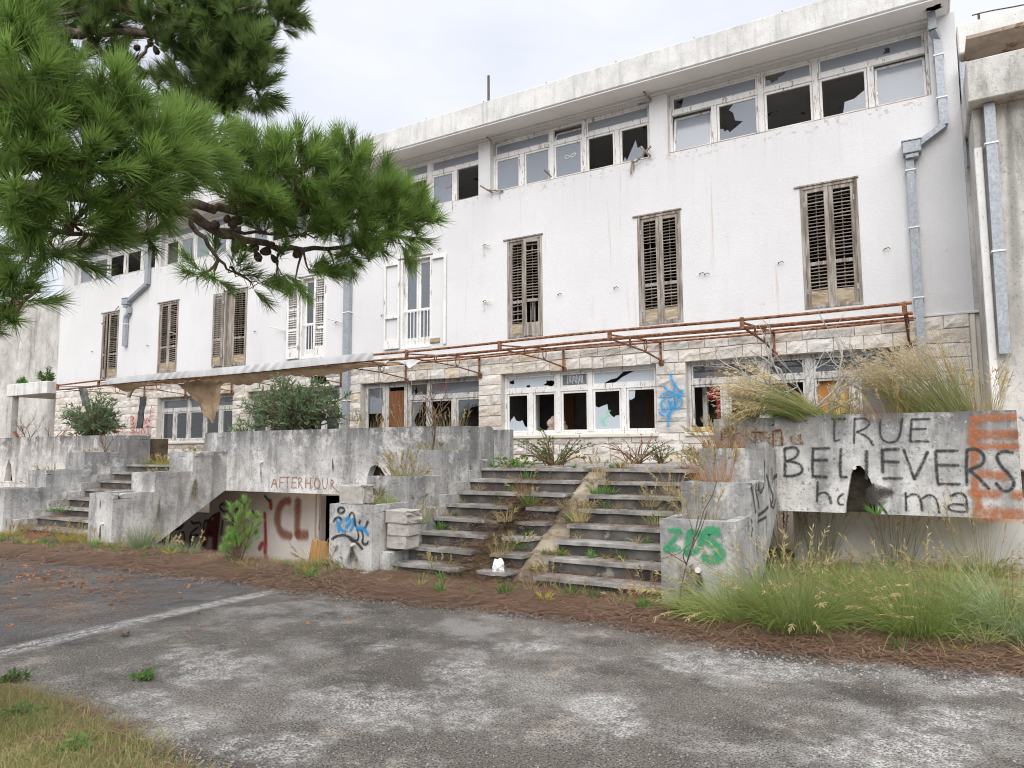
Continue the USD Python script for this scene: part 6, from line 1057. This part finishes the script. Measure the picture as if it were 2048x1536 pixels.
tussock('green weed sprouting from the breach in the painted parapet', (onY(1750, 1030, 9.2)[0], 9.22, .86), 70, .16, .7, 'weed', 190, rad=.06)
# small pine in front of the recess
p = onZ(478, 1128, .04); SP = thing('pine_sapling', 'bright green young pine before the graffiti recess', 'tree', (p[0], p[1], 0.)); r = np.random.default_rng(77)
H_ = np.array([p[0], p[1], 0.]); S, tp, td = [], [], []
for lead, hh in (((.10, 0, 1), .88), ((-.18, 0, 1), .80), ((-.5, .1, .8), .50), ((.42, 0, 1), .72), ((-.1, -.2, .7), .4)):
    d = unit(np.array(lead)); P = curve([H_, H_+d*hh*.5+(0, 0, -.03), H_+d*hh]); S.append(tube(P, np.linspace(.012, .004, len(P)), 5))
    for k in range(22):
        s = .15+.85*(k+1)/22; a = H_+d*hh*s; dd = unit(cone_dirs(1, d, 30, 75, r)[0]+np.array([0, 0, .4])); ln = (.20*(1-s)+.03); tp.append(a+dd*ln); td.append(unit(dd+d*.5)); S.append(tube(np.array([a, a+dd*ln]), [.004, .003], 3))
    tp.append(H_+d*hh); td.append(d)
obj('stems', cat_(S), MT['twig_brown'], SP); n = len(tp)
instancer('crown', SP, [(tuft(30+s, 40, .07, (.08, .12), .0034), MT['sapling']) for s in range(3)], tp, td, r.uniform(.8, 1.2, n), r.integers(0, 3, n), r, kind='stuff')

# ---------------------------------------------------------------- the tall grass at the lower right
BIG = [(1450, 1229, 624, 0.61, (-.55, -.15), 'grass_mix'), (1590, 1249, 840, 0.71, (0, -.1), 'grass'), (1520, 1194, 504, 0.61, (-.2, 0), 'grass_grey'), (1700, 1194, 504, 0.61, (.1, 0), 'grass_mix'), (1830, 1259, 744, 0.68, (-.1, -.1), 'grass'), (1930, 1244, 624, 0.67, (.1, -.1), 'grass_mix'), (2030, 1264, 624, 0.68, (0, -.1), 'grass_grey'), (1640, 1154, 624, 0.68, (0, 0), 'grass_mix'), (1780, 1164, 624, 0.61, (.2, 0), 'grass_grey'), (1960, 1164, 576, 0.59, (0, 0), 'grass'),
       (1480, 1169, 360, 0.49, (-.2, 0), 'grass_grey'), (1870, 1194, 504, 0.59, (-.2, 0), 'grass_mix'), (1560, 1144, 360, 0.59, (-.3, 0), 'grass_mix')]
names = ['tussock sprawling left at the foot of the green-lettered planter', 'largest bright tussock, in front at the middle of the tall grass', 'grey-green tussock behind the sprawling one', 'mid-height tussock right of the largest one', 'big tussock in front, below the thin painted word', 'tussock in front, right of the big one', 'tussock cut by the right edge of the picture', 'tall tussock below the breach', 'grey tussock below the orange strokes, left', 'green tussock below the right end of the parapet', 'small grey tussock beside the planter wall', 'tussock between the two front clumps at the right', 'dark leaning tussock in the shade beside the planter']
for i, ((u, v, n, h, ln, m), nm) in enumerate(zip(BIG, names)):
    p = onZ(u, v, .08); tussock('tall '+nm if 'tall' not in nm else nm, (p[0], p[1], gz(p[0], p[1])), n, h*float(np.clip(1.1-.33*(p[1]-7.), .42, 1.05)), 1.25, m, 200+i, ln, 1.25, .0075, npl=int(n*.035), rad=.26)
for i, (u, v, h, lb) in enumerate(((1640, 1130, 1.15, 'tall seeding grass stems rising over the breach'), (1570, 1130, 1.05, 'tall seeding stems left of the breach'), (1800, 1150, 1.1, 'arching dry seed stems below the thin painted word'), (1960, 1180, 1.2, 'long dry stems arching at the right edge'))):
    p = onZ(u, v, .08); tussock(lb, (p[0], p[1], .1), 90, h*.75, .4, 'grass_mix', 230+i, (.05-.1*(i % 2), 0), .55, .005, npl=20, rad=.16)
r = np.random.default_rng(5); cl_ = []
for s, m in ((0, 'grass'), (1, 'grass_mix'), (2, 'grass_grey'), (3, 'grass_dry')):
    n = 70; th = r.uniform(0, 6.28, n); B = np.stack([.10*np.cos(th)*r.random(n), .10*np.sin(th)*r.random(n), 0*th-.02], 1); Dd = np.stack([np.cos(th)*1.3*r.random(n), np.sin(th)*1.3*r.random(n), np.ones(n)*.8], 1)
    cl_.append((strips(B, Dd, r.uniform(.16, .46, n), .007, r.uniform(.6, 2.4, n), r, 4), MT[m]))
P = []
while len(P) < 520:
    x, y = r.uniform(-1.9, 4.5), r.uniform(6.6, 10.3)
    if x < -1.55 and y > 6.95: continue
    if y < 6.72+.16*math.sin(x*2.3): continue
    P.append((x, y, gz(x, y)))
P = np.array(P); n = len(P); instancer('grass', '/World', cl_, P, np.tile([0, 0, 1.], (n, 1))+r.normal(size=(n, 3))*.12, r.uniform(.6, 1.15, n)*np.clip(1.15-.27*(P[:, 1]-6.9), .38, 1.1), r.choice(4, n, p=[.32, .36, .12, .20]), r, label='rough grass filling the ground below the painted parapet', cat='grass', kind='stuff')
# ---------------------------------------------------------------- needles, leaves, gravel, short grass
cln = []
for s in range(4):
    n = 130; B = np.stack([.19*r.normal(size=n), .19*r.normal(size=n), r.uniform(.002, .03, n)], 1); th = r.uniform(0, 6.28, n); Dd = np.stack([np.cos(th), np.sin(th), r.normal(size=n)*.10], 1)
    cln.append((strips(B, Dd, r.uniform(.07, .14, n), .0055, .1, r, 2, np.array([1, 1, .4]), flat=np.array([0, 0, 1.])), MT['litter_needle']))
P, Nn = [], []
for k in range(2100):
    x = r.uniform(-17, 3.2); t = r.random()**1.3*1.2-.05; y = edge(np.array([x]))[0]+t; P.append((x, y, gz(x, y)+.004))
for k in range(150): u = r.random(); P.append((r.uniform(-5.02, -4.72) if u < .85 else r.uniform(-4.3, -3.95), 0, 0)); y = r.uniform(7.0, 8.9); P[-1] = (P[-1][0], y, (y-7.16)*.553-.01)
for k in range(90): i = r.integers(0, 8); P.append((r.uniform(-6, -2.5), Y0+i*T_+.26, (i+1)*R_+.004))
for k in range(60): i = r.integers(0, 8); P.append((r.uniform(-15.4, -12.8), Y0+i*T_+.2, (i+1)*R_+.004))
for k in range(200): P.append((r.uniform(-14, -7), r.uniform(3.6, 5.6), .003))
e = np.array(vp)
for k in range(190): a = e[r.integers(0, len(e))]; P.append((a[0]-abs(r.normal())*.05+.03, a[1]-abs(r.normal())*.09+.03, .012))
P = np.array(P); n = len(P); sc = np.tile(r.uniform(.7, 1.2, n)[:, None], (1, 3)); sc[-390:-190] *= .5; sc[-190:] *= .45
instancer('needle_litter', '/World', cln, P, np.tile([0, 0, 1.], (n, 1)), sc, r.integers(0, 4, n), r, label='fallen brown pine needles', cat='pine needles', kind='stuff')
n = 420; X = np.concatenate([r.normal(-10.5, 2.2, 240), r.normal(-9.3, .7, 100), r.uniform(-17, 3, 80)]); Yy = np.concatenate([r.uniform(3.4, 5.9, 240), r.normal(4.9, .15, 100), r.uniform(5.9, 6.9, 80)])
B = np.stack([X, Yy, np.array([gz(a, b) for a, b in zip(X, Yy)])+.006], 1); th = r.uniform(0, 6.28, n)
obj('dead_leaves', strips(B, np.stack([np.cos(th), np.sin(th), r.normal(size=n)*.25], 1), r.uniform(.03, .085, n), r.uniform(.012, .035, n), r.normal(size=n)*.6, r, 3, LEAF), MT['dead_leaf'], label='orange-brown dead leaves scattered on the dark asphalt', cat='leaves', kind='stuff')
rk = []
for s in range(3): m = trimesh.creation.icosphere(0); vv = np.asarray(m.vertices)*(.7+.6*r.random((12, 1))); vv[:, 2] *= .55; rk.append(((vv, m.faces), MT['gravel']))
P, S_ = [], []
for k in range(3600):
    x = r.uniform(-9, 2.2); y = edge(np.array([x]))[0]-.02-abs(r.normal())*.16*(1+1.2*(x > -1.6)); P.append((x, y, .003)); S_.append(r.uniform(.005, .013))
for k in range(1500): a = e[r.integers(0, len(e))]; P.append((a[0]+abs(r.normal())*.14, a[1]+abs(r.normal())*.16, .003)); S_.append(r.uniform(.003, .010))
for k in range(4200): P.append((r.uniform(-6, 1.6), 1.6+4.4*r.random()**1.4, .002)); S_.append(r.uniform(.0025, .007))
P = np.array(P); n = len(P); instancer('gravel', '/World', rk, P, r.normal(size=(n, 3))*.3+[0, 0, 1], np.array(S_), r.integers(0, 3, n), r, label='loose pale gravel along the asphalt edges', cat='gravel', kind='stuff')
sg = []
for s, m in ((0, 'grass'), (1, 'grass_mix'), (2, 'grass_dry'), (3, 'weed')):
    n = 60; B = np.stack([.07*r.normal(size=n), .07*r.normal(size=n), 0*np.zeros(n)], 1); Dd = np.stack([r.normal(size=n)*.7, r.normal(size=n)*.7, np.ones(n)*(1 if s != 2 else .5)], 1)
    sg.append((strips(B, Dd, r.uniform(.03, .085, n), .0036 if s < 3 else .009, r.uniform(.3, 1.3, n), r, 3, LEAF if s == 3 else None), MT[m]))
P = []
for k in range(12000):
    x, y = r.uniform(-6.5, -1.8), r.uniform(.7, 2.6)
    if vpoly.contains(shapely.Point(x-.05, y-.06)) and meshkit.noise(np.array([[x*3, y*3, 0.]]), 9)[0] > .16: P.append((x, y, .01))
    if len(P) > 2600: break
P = np.array(P); n = len(P); g_ = meshkit.noise(np.stack([P[:, 0]*2, P[:, 1]*2, P[:, 0]*0], 1), 12); idx = np.where(g_ > .70, 3*(r.random(n) < .6), np.where(r.random(n) < .62, 2, 1))
instancer('verge_grass', '/World', sg, P, np.tile([0, 0, 1.], (n, 1)), r.uniform(.7, 1.3, n), idx, r, label='short patchy grass on the verge', cat='grass', kind='stuff')
for i, (u, v, s, lb) in enumerate(((290, 1356, .09, 'flat green weed growing through the asphalt'), (8, 1365, .16, 'dark green weed at the left edge of the yard'), (30, 1440, .16, 'green clover clump on the verge'), (150, 1500, .10, 'small green clump on the verge near the asphalt'))):
    p = onZ(u, v, .01); shrub('weed', lb, 'plant', (p[0], p[1], 0.005), (s, s, s*.45), 16, 12, .05, .014, 'weed', 'twig_brown', 300+i, low=.1)

wd = []
for s, m in ((0, 'weed'), (1, 'grass_mix'), (2, 'yellow_weed'), (3, 'grass_dry')):
    n = 34; th = r.uniform(0, 6.28, n); B = np.stack([.05*np.cos(th)*r.random(n), .05*np.sin(th)*r.random(n), 0*th], 1); Dd = np.stack([np.cos(th)*r.random(n)*1.2, np.sin(th)*r.random(n)*1.2, np.ones(n)], 1)
    wd.append((strips(B, Dd, r.uniform(.06, .17, n), .012 if s in (0, 2) else .006, r.uniform(.5, 1.6, n), r, 3, LEAF if s in (0, 2) else None), MT[m]))
P = []
for k in range(230):
    x = r.uniform(-16.8, 3.); t = r.random()**.6*1.0+.02; y = edge(np.array([x]))[0]+t
    if y < 7.15: P.append((x, y, gz(x, y)))
for k in range(60): i = r.integers(0, 8); P.append((r.uniform(-6, -2.45), Y0+i*T_+.24, (i+1)*R_))
for k in range(40): P.append((r.uniform(-5.02, -4.72), 0, 0)); y = r.uniform(7.0, 8.9); P[-1] = (P[-1][0], y, (y-7.16)*.553-.02)
P = np.array(P); n = len(P); instancer('ground_weeds', '/World', wd, P, np.tile([0, 0, 1.], (n, 1)), r.uniform(.5, 1.2, n), r.choice(4, n, p=[.3, .3, .15, .25]), r, label='small weeds sprinkled over the needles and step edges', cat='weeds', kind='stuff')
